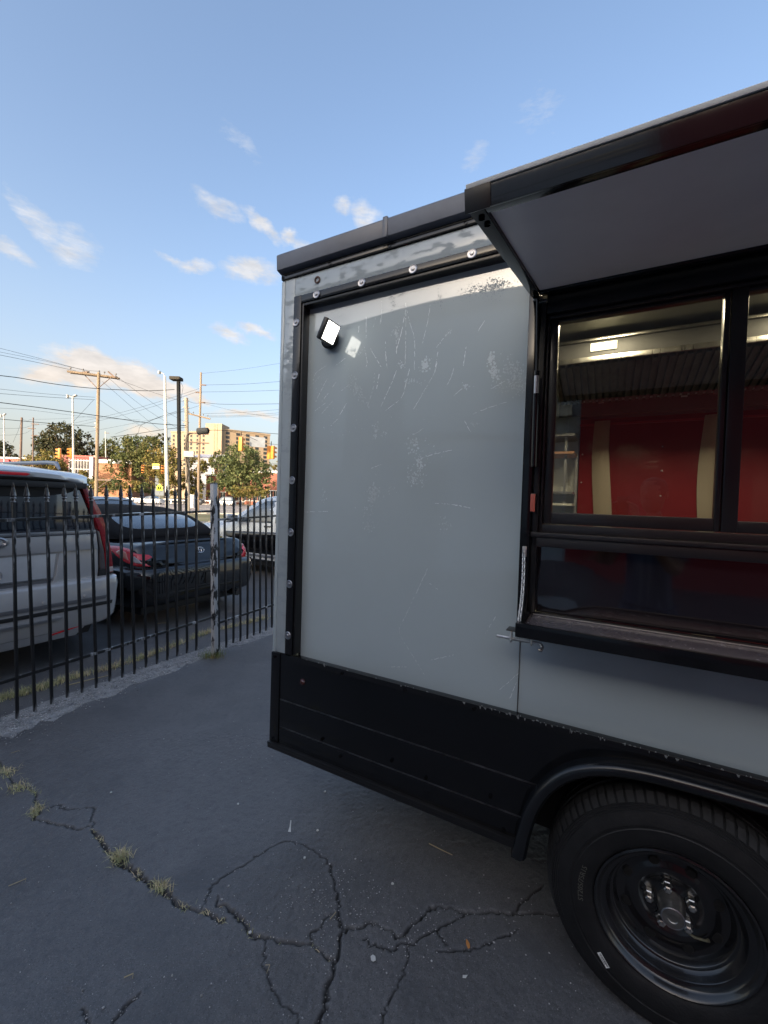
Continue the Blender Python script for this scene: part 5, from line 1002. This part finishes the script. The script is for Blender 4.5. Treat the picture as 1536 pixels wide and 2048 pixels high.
wire('cable from the left edge ending low on the crossarm pole', [(-40, 835, 25), (0, 838, 26), (80, 845, 29), (150, 850, 31), (190, 853, 33)], .018)
wire('upper thin line from the left edge to the crossarm', [(-40, 686, 24), (0, 696.5, 26), (80, 717, 29), (160, 738, 32.5), (200, 743, 33)], .010)
wire('second thin line from the left edge to the crossarm', [(-40, 702, 24), (0, 710, 26), (80, 726, 29), (152, 742, 32)], .012)
wire('third thin line from the left edge to the crossarm', [(-40, 696, 26), (0, 704, 27), (90, 722, 30), (175, 742, 33)], .009)
wire('upper of two level lines from the left edge to the middle of the crossarm pole', [(-40, 773, 26), (0, 778, 27), (95, 788, 30), (190, 794.5, 33)], .010)
wire('lower of two level lines from the left edge to the middle of the crossarm pole', [(-40, 783, 26), (0, 787, 27), (95, 794, 30), (190, 799.5, 33)], .012)
wire('line dropping from the crossarm pole to the slim pole, outer of the fan', [(231, 751, 33), (290, 795, 36), (330, 822, 39), (372, 845, 42)], .010)
wire('line dropping from the crossarm pole to the slim pole, middle of the fan', [(213, 752, 33), (262, 795, 36), (310, 830, 39), (365, 862, 42)], .010)
wire('line dropping from the crossarm pole to the slim pole, inner of the fan', [(205, 763, 33), (245, 798, 36), (285, 832, 39), (320, 860, 42)], .010)
wire('nearly straight line from the crossarm tip towards the thick wooden pole', [(214, 752, 33), (260, 768, 35), (310, 786, 37), (372, 805, 38)], .010)
wire('short guy line running from the crossarm pole down to the left', [(187, 800, 33), (165, 824, 34), (137, 853, 36), (110, 880, 40)], .010)
wire('line slanting from mid crossarm pole down to the trees', [(200, 800, 33), (245, 830, 36), (300, 862, 40)], .009)
wire('upper rising line from the dark tree to the slim pole', [(140, 848, 60), (230, 828, 54), (310, 806, 50), (399, 777, 46)], .013)
wire('lower rising line from the dark tree to the slim pole', [(150, 852, 60), (230, 834, 54), (310, 812, 50), (399, 782, 46)], .013)
wire('rising line passing behind the white lamp post at mid height', [(170, 865, 60), (270, 846, 52), (330, 833, 48), (399, 811, 46)], .012)
wire('black line from the side arm of the crossarm pole to the white lamp post', [(222, 874, 33), (270, 868, 32.5), (335, 858, 32), (372, 855, 36)], .018)
wire('rising line over the green trees to the thick wooden pole', [(230, 868, 60), (280, 850, 50), (325, 832, 44), (370, 817, 38)], .014)
wire('kinked drop line hanging over the green trees', [(270, 873, 40), (277, 864, 40), (284, 850, 40), (330, 830, 39), (371, 823, 38)], .012)
wire('top line leaving the slim pole to the right', [(402, 747, 46), (480, 739, 45), (566, 725.5, 43), (640, 712, 42)], .009)
wire('line from the upper right arm of the slim pole, second from the top', [(410, 770, 46), (490, 768, 45), (566, 762.5, 43), (640, 757, 42)], .013)
wire('line from the left arm of the slim pole, third from the top', [(397, 784, 46), (480, 783, 45), (566, 780, 43), (640, 776, 42)], .013)
wire('line with a splice running right from the slim pole', [(407, 805, 46), (450, 808.5, 45), (566, 807.5, 43), (640, 806, 42)], .018)
wire('upper of three close lines from the crossarm of the slim pole', [(404, 827.5, 46), (480, 825, 45), (566, 818.5, 43), (640, 813, 42)], .011)
wire('middle of three close lines from the crossarm of the slim pole', [(410, 832, 46), (480, 831, 45), (566, 825, 43), (640, 820, 42)], .011)
wire('lowest of three close lines from the crossarm of the slim pole', [(418, 834, 46), (480, 833.5, 45), (566, 829, 43), (640, 825, 42)], .011)
wire('slanting line from the slim pole towards the apartment roof', [(405, 806, 46), (440, 815, 45), (480, 824, 44), (566, 838, 42)], .009)
wire('black cable from the transformer towards the trailer corner', [(418, 860, 42), (470, 861.5, 40), (530, 866, 38), (600, 871, 36)], .020)
wire('short line joining the thick and the slim wooden poles', [(373, 801, 38), (388, 806, 42), (403, 806, 46)], .012)
wire('second short line joining the thick and the slim wooden poles', [(376, 824, 38), (390, 830, 42), (400, 834, 46)], .012)
wire('sagging line between the white lamp post and the thick pole', [(334, 848.5, 32), (352, 850, 35), (373, 852, 38)], .014)
wire('line rising leftwards from the leaning brown pole', [(44, 838, 60), (36, 862, 58), (26, 885, 56)], .012)
wire('line between the two dark poles at the left', [(44, 838, 60), (56, 842, 68), (66, 839, 75), (130, 837, 80), (192, 832, 90)], .014)
wire('low line from the left edge past the leaning brown pole', [(-20, 857, 55), (44, 856, 60), (66, 851, 75), (120, 845, 85)], .014)
wire('second low line from the left edge past the leaning brown pole', [(-20, 871, 55), (44, 868, 60), (66, 857, 75)], .013)
wire('dark line across the sky over the dark tree', [(-20, 815, 30), (60, 820, 33), (140, 830, 36), (200, 836, 40), (280, 840, 45)], .009)
# ---------------------------------------------------------------- traffic signals and signs
sig_m = mat('signal_orange', (.62, .22, .03), .5, var=.15, vs=4); sig_l = {c: mat('signal_lens_'+c, v, .3) for c, v in (('dark_red', (.10, .02, .02)), ('dark_amber', (.12, .06, .01)), ('dark_green', (.02, .08, .05)))}
def signal(label, x, y, h_px, Y, rot, lit=None, twin=False):
    k = Y/FPX; h = h_px*k; p = at(x, y, Y); S = empty('traffic_signal', p, rot, label, 'traffic signal', 'traffic signals hanging on wires'); w = h*.30
    for q in ((0,) if not twin else (-w*.62, w*.62)):
        MB().box(q-w/2, q+w/2, -w*.3, w*.35, -h/2, h/2).build('signal_body', sig_m, S, bevel=w*.12)
        for i, c in enumerate(('dark_red', 'dark_amber', 'dark_green')):
            z = h*(.33-.33*i); MB().lathe([(0, 0), (w*.36, .0), (w*.36, .01)], Matrix.Translation((q, -w*.32, z)) @ Matrix.Rotation(pi/2, 4, 'X'), 14).build('signal_lens', sig_l[c], S)
            MB().lathe([(w*.40, 0), (w*.40, w*.75)], Matrix.Translation((q, -w*.3, z)) @ Matrix.Rotation(pi/2, 4, 'X'), 12, -.4, pi+.4).build('visor', sig_m, S, fix=False)
    MB().tube([(0, 0, h/2), (0, 0, h/2+h*.35)], .03, 6).build('hanger', line_m, S); return S
signal('orange traffic signal seen side on, left of the pale double street lamp', 119.5, 907, 21, 45, R(-75))
signal('orange traffic signal half hidden behind the pale double street lamp', 142, 906, 20, 45, R(-60))
signal('small orange signal left of the yellow lane sign', 286, 938, 16, 62, R(20)); signal('small orange signal right of the yellow lane sign', 325, 939, 16, 62, R(20))
signal('large orange signal hanging in front of the apartment block', 482, 888, 28, 34, R(160)); signal('cluster of orange signal heads beside the trailer corner', 542, 905, 26, 36, R(150), twin=True)
wire('span wire carrying the two signals left of the street lamp', [(66, 886, 60), (119.5, 891, 45), (142, 890, 45), (192, 882, 33)], .014)
wire('span wire carrying the lane sign and its two signals', [(194, 918, 33), (286, 925, 62), (325, 926, 62), (397, 930, 46)], .016)
wire('span wire carrying the signals over the round tree', [(405, 862, 46), (440, 860, 42), (482, 868, 34), (515, 881, 35), (542, 888, 36), (610, 892, 37)], .014)
wire('pale span line low across the trees', [(194, 929, 60), (286, 933, 60), (400, 929, 55), (480, 929.5, 50), (600, 926, 45)], .013)
wire('second pale span line low across the trees', [(210, 937, 62), (286, 945, 62), (325, 946, 62)], .012)
sg = empty('lane_sign', at(312, 932.5, 62), 0, 'small yellow and white lane sign between two hanging signals', 'sign'); MB().box(-.5, .5, -.02, .02, -.40, .40).build('sign_panel', white_trim, sg, smooth=False); MB().box(-.5, .5, -.035, -.021, .0, .40).build('yellow_half', mat('sign_yellow', (.75, .48, .03), .5), sg, smooth=False)
for k_ in range(3): MB().box(-.32+k_*.22, -.18+k_*.22, -.036, -.0212, -.28, -.10).build('sign_mark', line_m, sg, smooth=False)
sg = empty('grey_sign', at(515, 884, 35), R(25), 'grey sign panel seen from behind, hanging near the trailer corner', 'sign'); MB().box(-.62, .62, -.02, .02, -.42, .42).build('sign_panel', mat('sign_back_grey', (.36, .38, .40), .5, metal=.3), sg, smooth=False); MB().box(-.55, .55, .021, .06, -.05, .05).build('sign_bracket', galv, sg, smooth=False)
sg = empty('school_sign', (at(319, 975, 55).x, 55, 0), 0, 'bright yellow green pentagon crossing sign with two black figures', 'sign'); zc = at(319, 975, 55).z
MB().prism([(-.42, -.42), (.42, -.42), (.42, .12), (0, .48), (-.42, .12)], -.02, .02, Matrix.Translation((0, 0, zc))).build('sign_panel', mat('sign_lime', (.62, .72, .02), .5), sg, smooth=False)
for dx in (-.13, .14):
    MB().lathe([(0, -.05), (.04, -.03), (.05, 0), (.04, .03), (0, .05)], Matrix.Translation((dx, -.03, zc+.15)), 8).build('figure_head', line_m, sg); MB().prism([(-.06, .10), (.06, .10), (.08, -.08), (.11, -.30), (.04, -.30), (0, -.12), (-.05, -.30), (-.12, -.30), (-.07, -.06)], -.03, -.021, Matrix.Translation((dx, 0, zc))).build('figure_body', line_m, sg, smooth=False)
MB().tube([(0, .04, -.1), (0, .04, zc+.3)], .035, 6).build('sign_post', galv, sg)
sg = empty('street_name_sign', (at(424, 980, 60).x, 60, 0), 0, 'small green street name blade on a thin post behind the fence post', 'sign'); zc = at(424, 973, 60).z
MB().box(-.1, .75, -.02, .02, zc-.09, zc+.09).build('sign_blade', mat('sign_green', (.03, .22, .09), .5), sg, smooth=False); MB().tube([(-.2, 0, -.1), (0, 0, zc+.1)], .035, 6).build('sign_post', galv, sg)
cb_ = empty('utility_cabinet', (at(384, 990, 58).x, 58, 0), 0, 'pale utility cabinet standing behind the conduit pole', 'cabinet'); MB().box(-.35, .35, -.3, .3, -.1, 1.75).build('cabinet_body', white_trim, cb_, bevel=.03); MB().box(-.30, .30, -.325, -.301, .1, 1.65).build('cabinet_door', mat('cabinet_pale', (.5, .49, .46), .6), cb_, smooth=False)
# ---------------------------------------------------------------- buildings across the lot, behind the camera (they shade the lot and show in the paintwork)
shop = empty('grey_warehouse', BASE+NV*8.6-EX*5, -TH-R(4.5), 'grey metal warehouse facing the trailer across the lot', 'building')
ribm = mat('grey_ribbed_siding', (.50, .53, .55), .6, var=.08, vs=.4)
MB().box(-4.6, 5.2, -6, 0, 0, 6.5).build('wall', ribm, shop, smooth=False); MB().box(-9.5, -4.605, -6, 0, 0, 6.5).build('side_wall', ribm, shop, smooth=False)
MB().box(-8.6, -5.6, .01, .05, 1.9, 2.95).build('bright_patch_panel', mat('bright_patch_cream', (.85, .80, .62), .4), shop, smooth=False)  # cream panel added in place of a bright gap mirrored in the trailer
for k in range(5): MB().box(-8.6+k*.73, -8.52+k*.73, .051, .10, 1.85, 3.0).build('patch_bar', black_satin, shop, smooth=False)
MB().box(-9.7, 5.2, -6.2, .15, 6.501, 6.75).build('roof_edge', mat('roof_edge_grey', (.22, .23, .24), .5), shop, smooth=False)
ribs = MB()
for k in range(28): ribs.box(-4.5+k*.31, -4.44+k*.31, .0, .05, .1, 6.4)
ribs.build('siding_rib', ribm, shop, smooth=False)
MB().box(-1.9, -.2, .052, .12, 2.6, 6.3).build('wall_bay', mat('mauve_grey_panel', (.15, .14, .17), .6), shop, smooth=False); MB().box(-4.6, 4.1, .121, .16, 3.15, 3.28).build('gutter', mat('roof_edge_grey', (.22, .23, .24), .5), shop, smooth=False)
MB().box(2.3, 3.95, .121, .30, 4.35, 4.7).box(3.0, 3.95, .121, .30, 3.65, 3.9).build('sign_board', mat('cream_board', (.75, .62, .45), .5), shop, smooth=False)
MB().box(-2.6, 1.0, .051, .09, .05, 2.55).build('roller_door', mat('door_grey', (.22, .23, .24), .5), shop, smooth=False)
red = empty('red_shop', BASE+NV*8.6+EX*6.2, -TH, 'dark red rendered shop facing the trailer across the lot', 'building')
MB().box(-7.05, 9, -7, .1, 0, 6.2).build('wall', mat('dark_red_render', (.30, .016, .020), .7, var=.08), red, smooth=False); MB().box(-7.09, 9.2, -7, .3, 6.201, 6.5).build('roof_edge', mat('red_roof_edge', (.2, .02, .02), .6), red, smooth=False)
for x in (1.0, 5.0): MB().box(x, x+1.6, .101, .16, .8, 2.6).build('shop_window', win_m, red, smooth=False)
MB().box(-1.6, -.5, .101, .15, 0, 2.2).build('door', mat('cream_door', (.6, .55, .42), .5), red, smooth=False)
# ---------------------------------------------------------------- gravel strip, weeds, litter
g = np.random.default_rng(77)
lo_e = [ground(x, y) for x, y in ((-120, 1548), (0, 1484), (200, 1400), (410, 1316), (550, 1266), (700, 1212))]; hi_e = [ground(x, y) for x, y in ((-120, 1490), (0, 1436), (200, 1366), (410, 1296), (550, 1252), (700, 1203))]
L1 = cr([tuple(p) for p in lo_e], 14); L2 = cr([tuple(p) for p in hi_e], 14); n = len(L1)
G = []
for k in range(n):
    a = L1[k]+(L1[k]-L2[k])*(.07*math.sin(k*.9)+.08*math.sin(k*.37)+.07*g.normal()); b = L2[k]; G.append([(*(a+(b-a)*t)[:2], .004 if 0 < t < 1 else .002) for t in (0, .2, .5, .8, 1)])
strip_m = mat('worn_aggregate', (.26, .255, .25), .85, var=.3, vs=14, col2=(.13, .133, .14), cs=18, ct=(.52, .64), bump=.8, bs=90)
kind(MB().grid(G).build('gravel_strip', strip_m, None, fix=False, ang=180), 'structure')
def scatter_pebbles(name, pts, smin, smax, m_):
    V = []; F = []; base_v = np.array([(1, 0, 0), (-1, 0, 0), (0, 1, 0), (0, -1, 0), (0, 0, .8), (0, 0, -.6)]); base_f = np.array([(0, 2, 4), (2, 1, 4), (1, 3, 4), (3, 0, 4), (2, 0, 5), (1, 2, 5), (3, 1, 5), (0, 3, 5)])
    for i, p in enumerate(pts):
        s = g.uniform(smin, smax)*(1 if g.random() < .93 else 1.8); q = base_v*g.uniform(.6, 1.3, (6, 1)); a = g.uniform(0, 6.28); c_, s_ = math.cos(a), math.sin(a)
        q = np.stack([q[:, 0]*c_-q[:, 1]*s_, q[:, 0]*s_+q[:, 1]*c_, q[:, 2]], 1)*s+np.array([p[0], p[1], p[2]+s*.35]); V.append(q); F.append(base_f+6*i)
    return kind(np_mesh(name, np.vstack(V), np.vstack(F), m_), 'stuff')
pts = []
for _ in range(5200):
    k = g.random()**1.4*(n-2); i = int(k); f = k-i; a = L1[i]*(1-f)+L1[i+1]*f; b = L2[i]*(1-f)+L2[i+1]*f; t = g.normal(.45, .30); p = a+(b-a)*t; pts.append((p[0], p[1], .003))
pale_m = mat('pale_gravel', (.36, .35, .34), .8, island=.5)
scatter_pebbles('gravel', pts, .002, .0055, pale_m)
pts = []
for (x, y, s, k) in ((470, 1490, .14, 160), (660, 1790, .10, 150), (700, 1830, .12, 130), (620, 1800, .06, 60), (860, 1860, .08, 60), (1080, 1920, .12, 50)):
    c = ground(x, y)
    for _ in range(k): pts.append((c.x+g.normal(0, s*1.3), c.y+g.normal(0, s), .001))
for _ in range(420): p = ground(g.uniform(-50, 1250), g.uniform(1380, 2080)); pts.append((p.x, p.y, .001))
for q in CRACKPTS:
    for p in q[::3]:
        for _ in range(1): pts.append((p[0]+g.normal(0, .012), p[1]+g.normal(0, .012), .0))
scatter_pebbles('loose_grit', pts, .0011, .0030, mat('grit', (.36, .355, .35), .8, island=.6))
grass_m = mat('dry_grass', (.62, .53, .32), .8, island=.35, col2=(.46, .45, .24), cs=6, ct=(.42, .55), spec=.2); green_m = mat('green_weed', (.16, .21, .06), .75, island=.35, col2=(.28, .24, .10), cs=8, ct=(.45, .6), spec=.2)
def blades(name, roots, hmin, hmax, w, m_, flat=.5, stuff=True):
    V = []; F = []; nb_ = 0
    for (x, y, z) in roots:
        h = g.uniform(hmin, hmax); a = g.uniform(0, 6.28); lean = abs(g.normal(0, flat)); dx, dy = math.cos(a), math.sin(a); ox, oy = -dy*w/2, dx*w/2
        P_ = []
        for t in (0, .5, 1): r_ = h*math.sin(min(1.45, lean*t*1.3))*t; zz = h*t*math.cos(min(1.45, lean*t)); P_.append((x+dx*r_, y+dy*r_, z+max(zz, .002)))
        q = [(P_[0][0]-ox, P_[0][1]-oy, P_[0][2]), (P_[0][0]+ox, P_[0][1]+oy, P_[0][2]), (P_[1][0]+ox*.8, P_[1][1]+oy*.8, P_[1][2]), (P_[1][0]-ox*.8, P_[1][1]-oy*.8, P_[1][2]), (P_[2][0], P_[2][1], P_[2][2]), (P_[2][0], P_[2][1], P_[2][2]+.0005)]
        V += q; F += [(nb_, nb_+1, nb_+2, nb_+3), (nb_+3, nb_+2, nb_+4, nb_+5)]; nb_ += 6
    o = np_mesh(name, np.array(V), np.array(F), m_)
    return kind(o, 'stuff') if stuff else o
wl = cr([tuple(ground(x, y)) for x, y in ((-100, 1440), (0, 1400), (60, 1385), (130, 1362), (240, 1332), (330, 1300), (410, 1268), (480, 1250), (552, 1232), (640, 1205))], 20); roots = []
for _ in range(4200):
    k = g.random()*(len(wl)-2); i = int(k); p = wl[i]*(1-(k-i))+wl[i+1]*(k-i); dens_ = .35+.65*(math.sin(i*.33)*math.sin(i*.11+1)+.3 > .0)
    if g.random() < dens_: roots.append((p[0]+g.normal(0, .022), p[1]+g.normal(0, .03), 0))
blades('fence_weeds', roots, .02, .075, .0035, grass_m, .75)
rt = []
for ci, k_ in ((0, 420), (2, 160), (3, 60), (4, 50)):
    q = CRACKPTS[ci]
    for _ in range(k_):
        t = g.random()*(len(q)*(.62 if ci == 0 else .95)); p = q[int(t)]
        if math.sin(t*.35+ci) > -.2: rt.append((p[0]+g.normal(0, .008), p[1]+g.normal(0, .008), -.006))
blades('crack_weeds', rt, .008, .030, .0026, grass_m, 1.3)
def tuft(label, x, y, k, r_, h0, h1, m_, flat=.7, name='weed_tuft'):
    c = ground(x, y); rt = [(g.normal(0, r_), g.normal(0, r_*.8), -.004) for _ in range(k)]; o = blades(name, rt, h0, h1, .0028, m_, flat, False); o.location = (c.x, c.y, 0); return tag(o, label, 'weed', 'weeds growing in the asphalt')
tuft('green weeds round the foot of the peeling fence post', 424, 1314, 260, .055, .03, .11, green_m)
tuft('largest straw coloured tuft in the long crack', 243, 1716, 150, .020, .02, .062, grass_m, 1.25); tuft('smaller straw coloured tuft further down the long crack', 322, 1776, 90, .016, .015, .05, grass_m, 1.25)
tuft('flat dry weeds in the crack at the left edge', 12, 1545, 150, .026, .012, .04, grass_m, 1.4); tuft('dry grass lying along the crack below the left edge weeds', 40, 1575, 130, .026, .012, .045, grass_m, 1.5); tuft('small dry tuft where the left crack bends', 74, 1622, 90, .016, .015, .05, grass_m, 1.4)
def bit(name, label, cat, x, y, poly, h, m_, rot):
    c = ground(x, y); o = MB().prism(poly, 0, h, ax='xy').build(name, m_, None, bevel=0, smooth=False); o.location = (c.x, c.y, .004); o.rotation_euler = (R(random.uniform(-6, 6)), R(random.uniform(-6, 6)), rot); return tag(o, label, cat, None)
straw = mat('straw', (.40, .33, .19), .7); paperm = mat('white_paper', (.60, .60, .57), .8)
def stick(label, x1, y1, x2, y2, r_=.0016, bend=.01, m_=straw, cat='straw'):
    a, b = ground(x1, y1, .004), ground(x2, y2, .004); mid = (a+b)/2+Vector((bend, bend, .004)); o = MB().tube([Vector((0, 0, 0)), mid-a, b-a], [r_, r_, r_*.6], 5).build('dry_straw', m_, None); o.location = a; return tag(o, label, cat, 'dry stalks on the asphalt')
stick('long pale straw lying under the trailer edge', 858, 1687, 905, 1710, .0020, -.004); stick('curved twig at the left edge of the lot', 17, 1772, 50, 1764, .0014, .02); stick('short straw near the lower left crack', 248, 1955, 265, 1957, .0018); stick('thin straw beside the post weeds', 22, 1506, 40, 1503, .0012)
stick('straw lying along the thin crack below centre', 531, 1930, 533, 1947, .0012); stick('pale stalk beside the middle crack', 660, 1838, 672, 1824, .0015); stick('stalk behind the fence below the convertible', 312, 1247, 336, 1246, .004, .0); stick('thin stick along the weeds under the fence', 130, 1372, 222, 1350, .004, .0)
bit('paper_scrap', 'thin white torn scrap above the arched crack', 'scrap', 580, 1655, [(-.006, -.028), (.008, -.03), (.004, .0), (.002, .035), (-.003, .036), (-.002, 0)], .0012, paperm, .1)
bit('paper_scrap', 'round white scrap below the crack junction', 'scrap', 746, 1919, [(-.008, -.004), (-.002, -.010), (.007, -.008), (.009, .003), (.002, .010), (-.007, .007)], .002, paperm, .3)
bit('paper_scrap', 'small grey white scrap near the tyre', 'scrap', 930, 1955, [(-.010, -.002), (0, -.006), (.010, .001), (.002, .003), (-.006, .005)], .001, paperm, .3)
bit('dry_leaf', 'orange brown leaf near the crack by the tyre', 'leaf', 936, 1891, [(-.005, -.014), (.003, -.013), (.006, .0), (.003, .013), (-.001, .018), (-.006, .004)], .0015, mat('orange_leaf', (.52, .22, .06), .7), .15)
for k_, (x, y, lb) in enumerate(((635, 1663, 'left of the arched crack'), (650, 1585, 'in the middle of the open asphalt'), (476, 1610, 'between the long crack and the trailer'), (222, 1587, 'right of the left edge weeds'), (500, 1868, 'on the crack below centre'), (609, 1718, 'inside the arched crack'), (785, 1770, 'beside the arched crack and the trailer shade'))):
    bit('stone_chip', 'small white stone chip '+lb, 'stone chip', x, y, [(-.005, -.003), (.002, -.005), (.006, .0), (.001, .005), (-.004, .004)], .004, paperm, k_)['group'] = 'white stone chips on the asphalt'
print('OBJECTS', len(bpy.data.objects))
# ---------------------------------------------------------------- the photographer, standing behind the camera and mirrored in the black panel
def skinned(name, joints, bones, m_, parent=None, sub=2):
    me_ = bpy.data.meshes.new(name); me_.from_pydata([j[0] for j in joints], bones, []); me_.materials.append(m_)
    o = bpy.data.objects.new(name, me_); COL.objects.link(o); o.parent = parent
    sk = o.modifiers.new('skin', 'SKIN'); sk.use_smooth_shade = True
    for i, d in enumerate(me_.skin_vertices[0].data): r_ = joints[i][1]; d.radius = r_ if isinstance(r_, tuple) else (r_, r_); d.use_root = (i == 0)
    s_ = o.modifiers.new('sub', 'SUBSURF'); s_.levels = sub; s_.render_levels = sub
    return o
skin_m = mat('skin', (.30, .17, .11), .5, var=.08, vs=8); shirt = mat('blue_striped_shirt', (.055, .085, .17), .85, var=.2, vs=3, col2=(.16, .20, .28), cs=30, ct=(.5, .6), stretch=(1, 1, .05)); jeans = mat('dark_jeans', (.03, .035, .05), .85, var=.2)
ph = empty('person', (.06, -.50, 0), 0, 'person in a blue striped shirt photographing the trailer, mirrored in the black panel', 'person')
skinned('body', [((0, 0, 1.36), (.085, .07)), ((0, .01, 1.50), .055), ((0, .03, 1.58), .05), ((-.24, .16, 1.16), .045), ((-.12, .36, 1.40), .032), ((-.085, .42, 1.475), .028), ((.24, .16, 1.16), .045), ((.14, .36, 1.40), .032), ((.10, .42, 1.475), .028), ((-.19, .02, 1.39), .055), ((.19, .02, 1.39), .055)],
        [(0, 1), (1, 2), (0, 9), (9, 3), (3, 4), (4, 5), (0, 10), (10, 6), (6, 7), (7, 8)], skin_m, ph)
skinned('shirt', [((0, .0, .98), (.17, .12)), ((0, 0, 1.15), (.165, .12)), ((0, 0, 1.32), (.18, .125)), ((0, 0, 1.42), (.12, .09)), ((-.19, .02, 1.39), .075), ((-.24, .12, 1.22), .068), ((.19, .02, 1.39), .075), ((.24, .12, 1.22), .068), ((0, 0, .90), (.175, .125))],
        [(0, 1), (1, 2), (2, 3), (2, 4), (4, 5), (2, 6), (6, 7), (0, 8)], shirt, ph)
skinned('jeans', [((0, 0, .90), (.16, .115)), ((-.10, 0, .80), .095), ((-.12, .01, .48), .068), ((-.13, -.02, .09), .05), ((.10, 0, .80), .095), ((.12, .01, .48), .068), ((.13, -.02, .09), .05)], [(0, 1), (1, 2), (2, 3), (0, 4), (4, 5), (5, 6)], jeans, ph)
HM = Matrix.Translation((0, .05, 1.675))
MB().lathe([(0, -.125), (.035, -.122), (.058, -.09), (.070, -.04), (.076, .02), (.074, .06), (.058, .095), (.03, .113), (0, .118)], HM @ Matrix.Scale(1.18, 4, (0, 1, 0)), 24).tube([(0, .125, 1.70), (0, .155, 1.665), (0, .140, 1.648)], [.010, .016, .012], 8).build('head', skin_m, ph, ang=180)
MB().lathe([(.077, -.01), (.082, .03), (.079, .07), (.062, .102), (.03, .121), (0, .126)], HM @ Matrix.Translation((0, -.012, 0)) @ Matrix.Scale(1.18, 4, (0, 1, 0)), 24).build('hair', mat('dark_hair', (.015, .011, .009), .6), ph, ang=180)
for s in (-1, 1):
    MB().lathe([(0, -.02), (.014, 0), (.012, .028), (0, .032)], Matrix.Translation((s*.080, .03, 1.668)), 8).build('ear', skin_m, ph)
    MB().lathe([(0, .004), (.008, .002), (.010, -.002)], Matrix.Translation((s*.030, .126, 1.685)) @ Matrix.Rotation(-pi/2, 4, 'X'), 10).build('eye', mat('eye_dark', (.02, .015, .012), .2), ph)
    skinned('hand', [((s*.085, .415, 1.475), .028), ((s*.080, .435, 1.525), (.030, .016)), ((s*.072, .440, 1.575), (.026, .013))], [(0, 1), (1, 2)], skin_m, ph, 1)
    for k in range(4): skinned('finger', [((s*(.092-k*.010), .440, 1.560), .009), ((s*(.086-k*.012), .455, 1.590+.004*k), .0085), ((s*(.066-k*.010), .462, 1.603+.004*k), .0075), ((s*(.050-k*.008), .458, 1.606+.004*k), .0065)], [(0, 1), (1, 2), (2, 3)], skin_m, ph, 1)
    skinned('thumb', [((s*.068, .432, 1.52), .011), ((s*.050, .425, 1.545), .010), ((s*.034, .428, 1.56), .008)], [(0, 1), (1, 2)], skin_m, ph, 1)
    MB().box(-.045, .045, -.09, .17, 0, .075).build('shoe', black_plastic, ph, bevel=.03, seg=3).location = (s*.13, .0, .002)
phone = MB().box(-.037, .037, -.005, .004, -.076, .076).build('phone', black_gloss, None, bevel=.003); phone.location = (.06, -.048, 1.575); tag(phone, 'dark phone held upright in both hands by the photographer', 'phone')
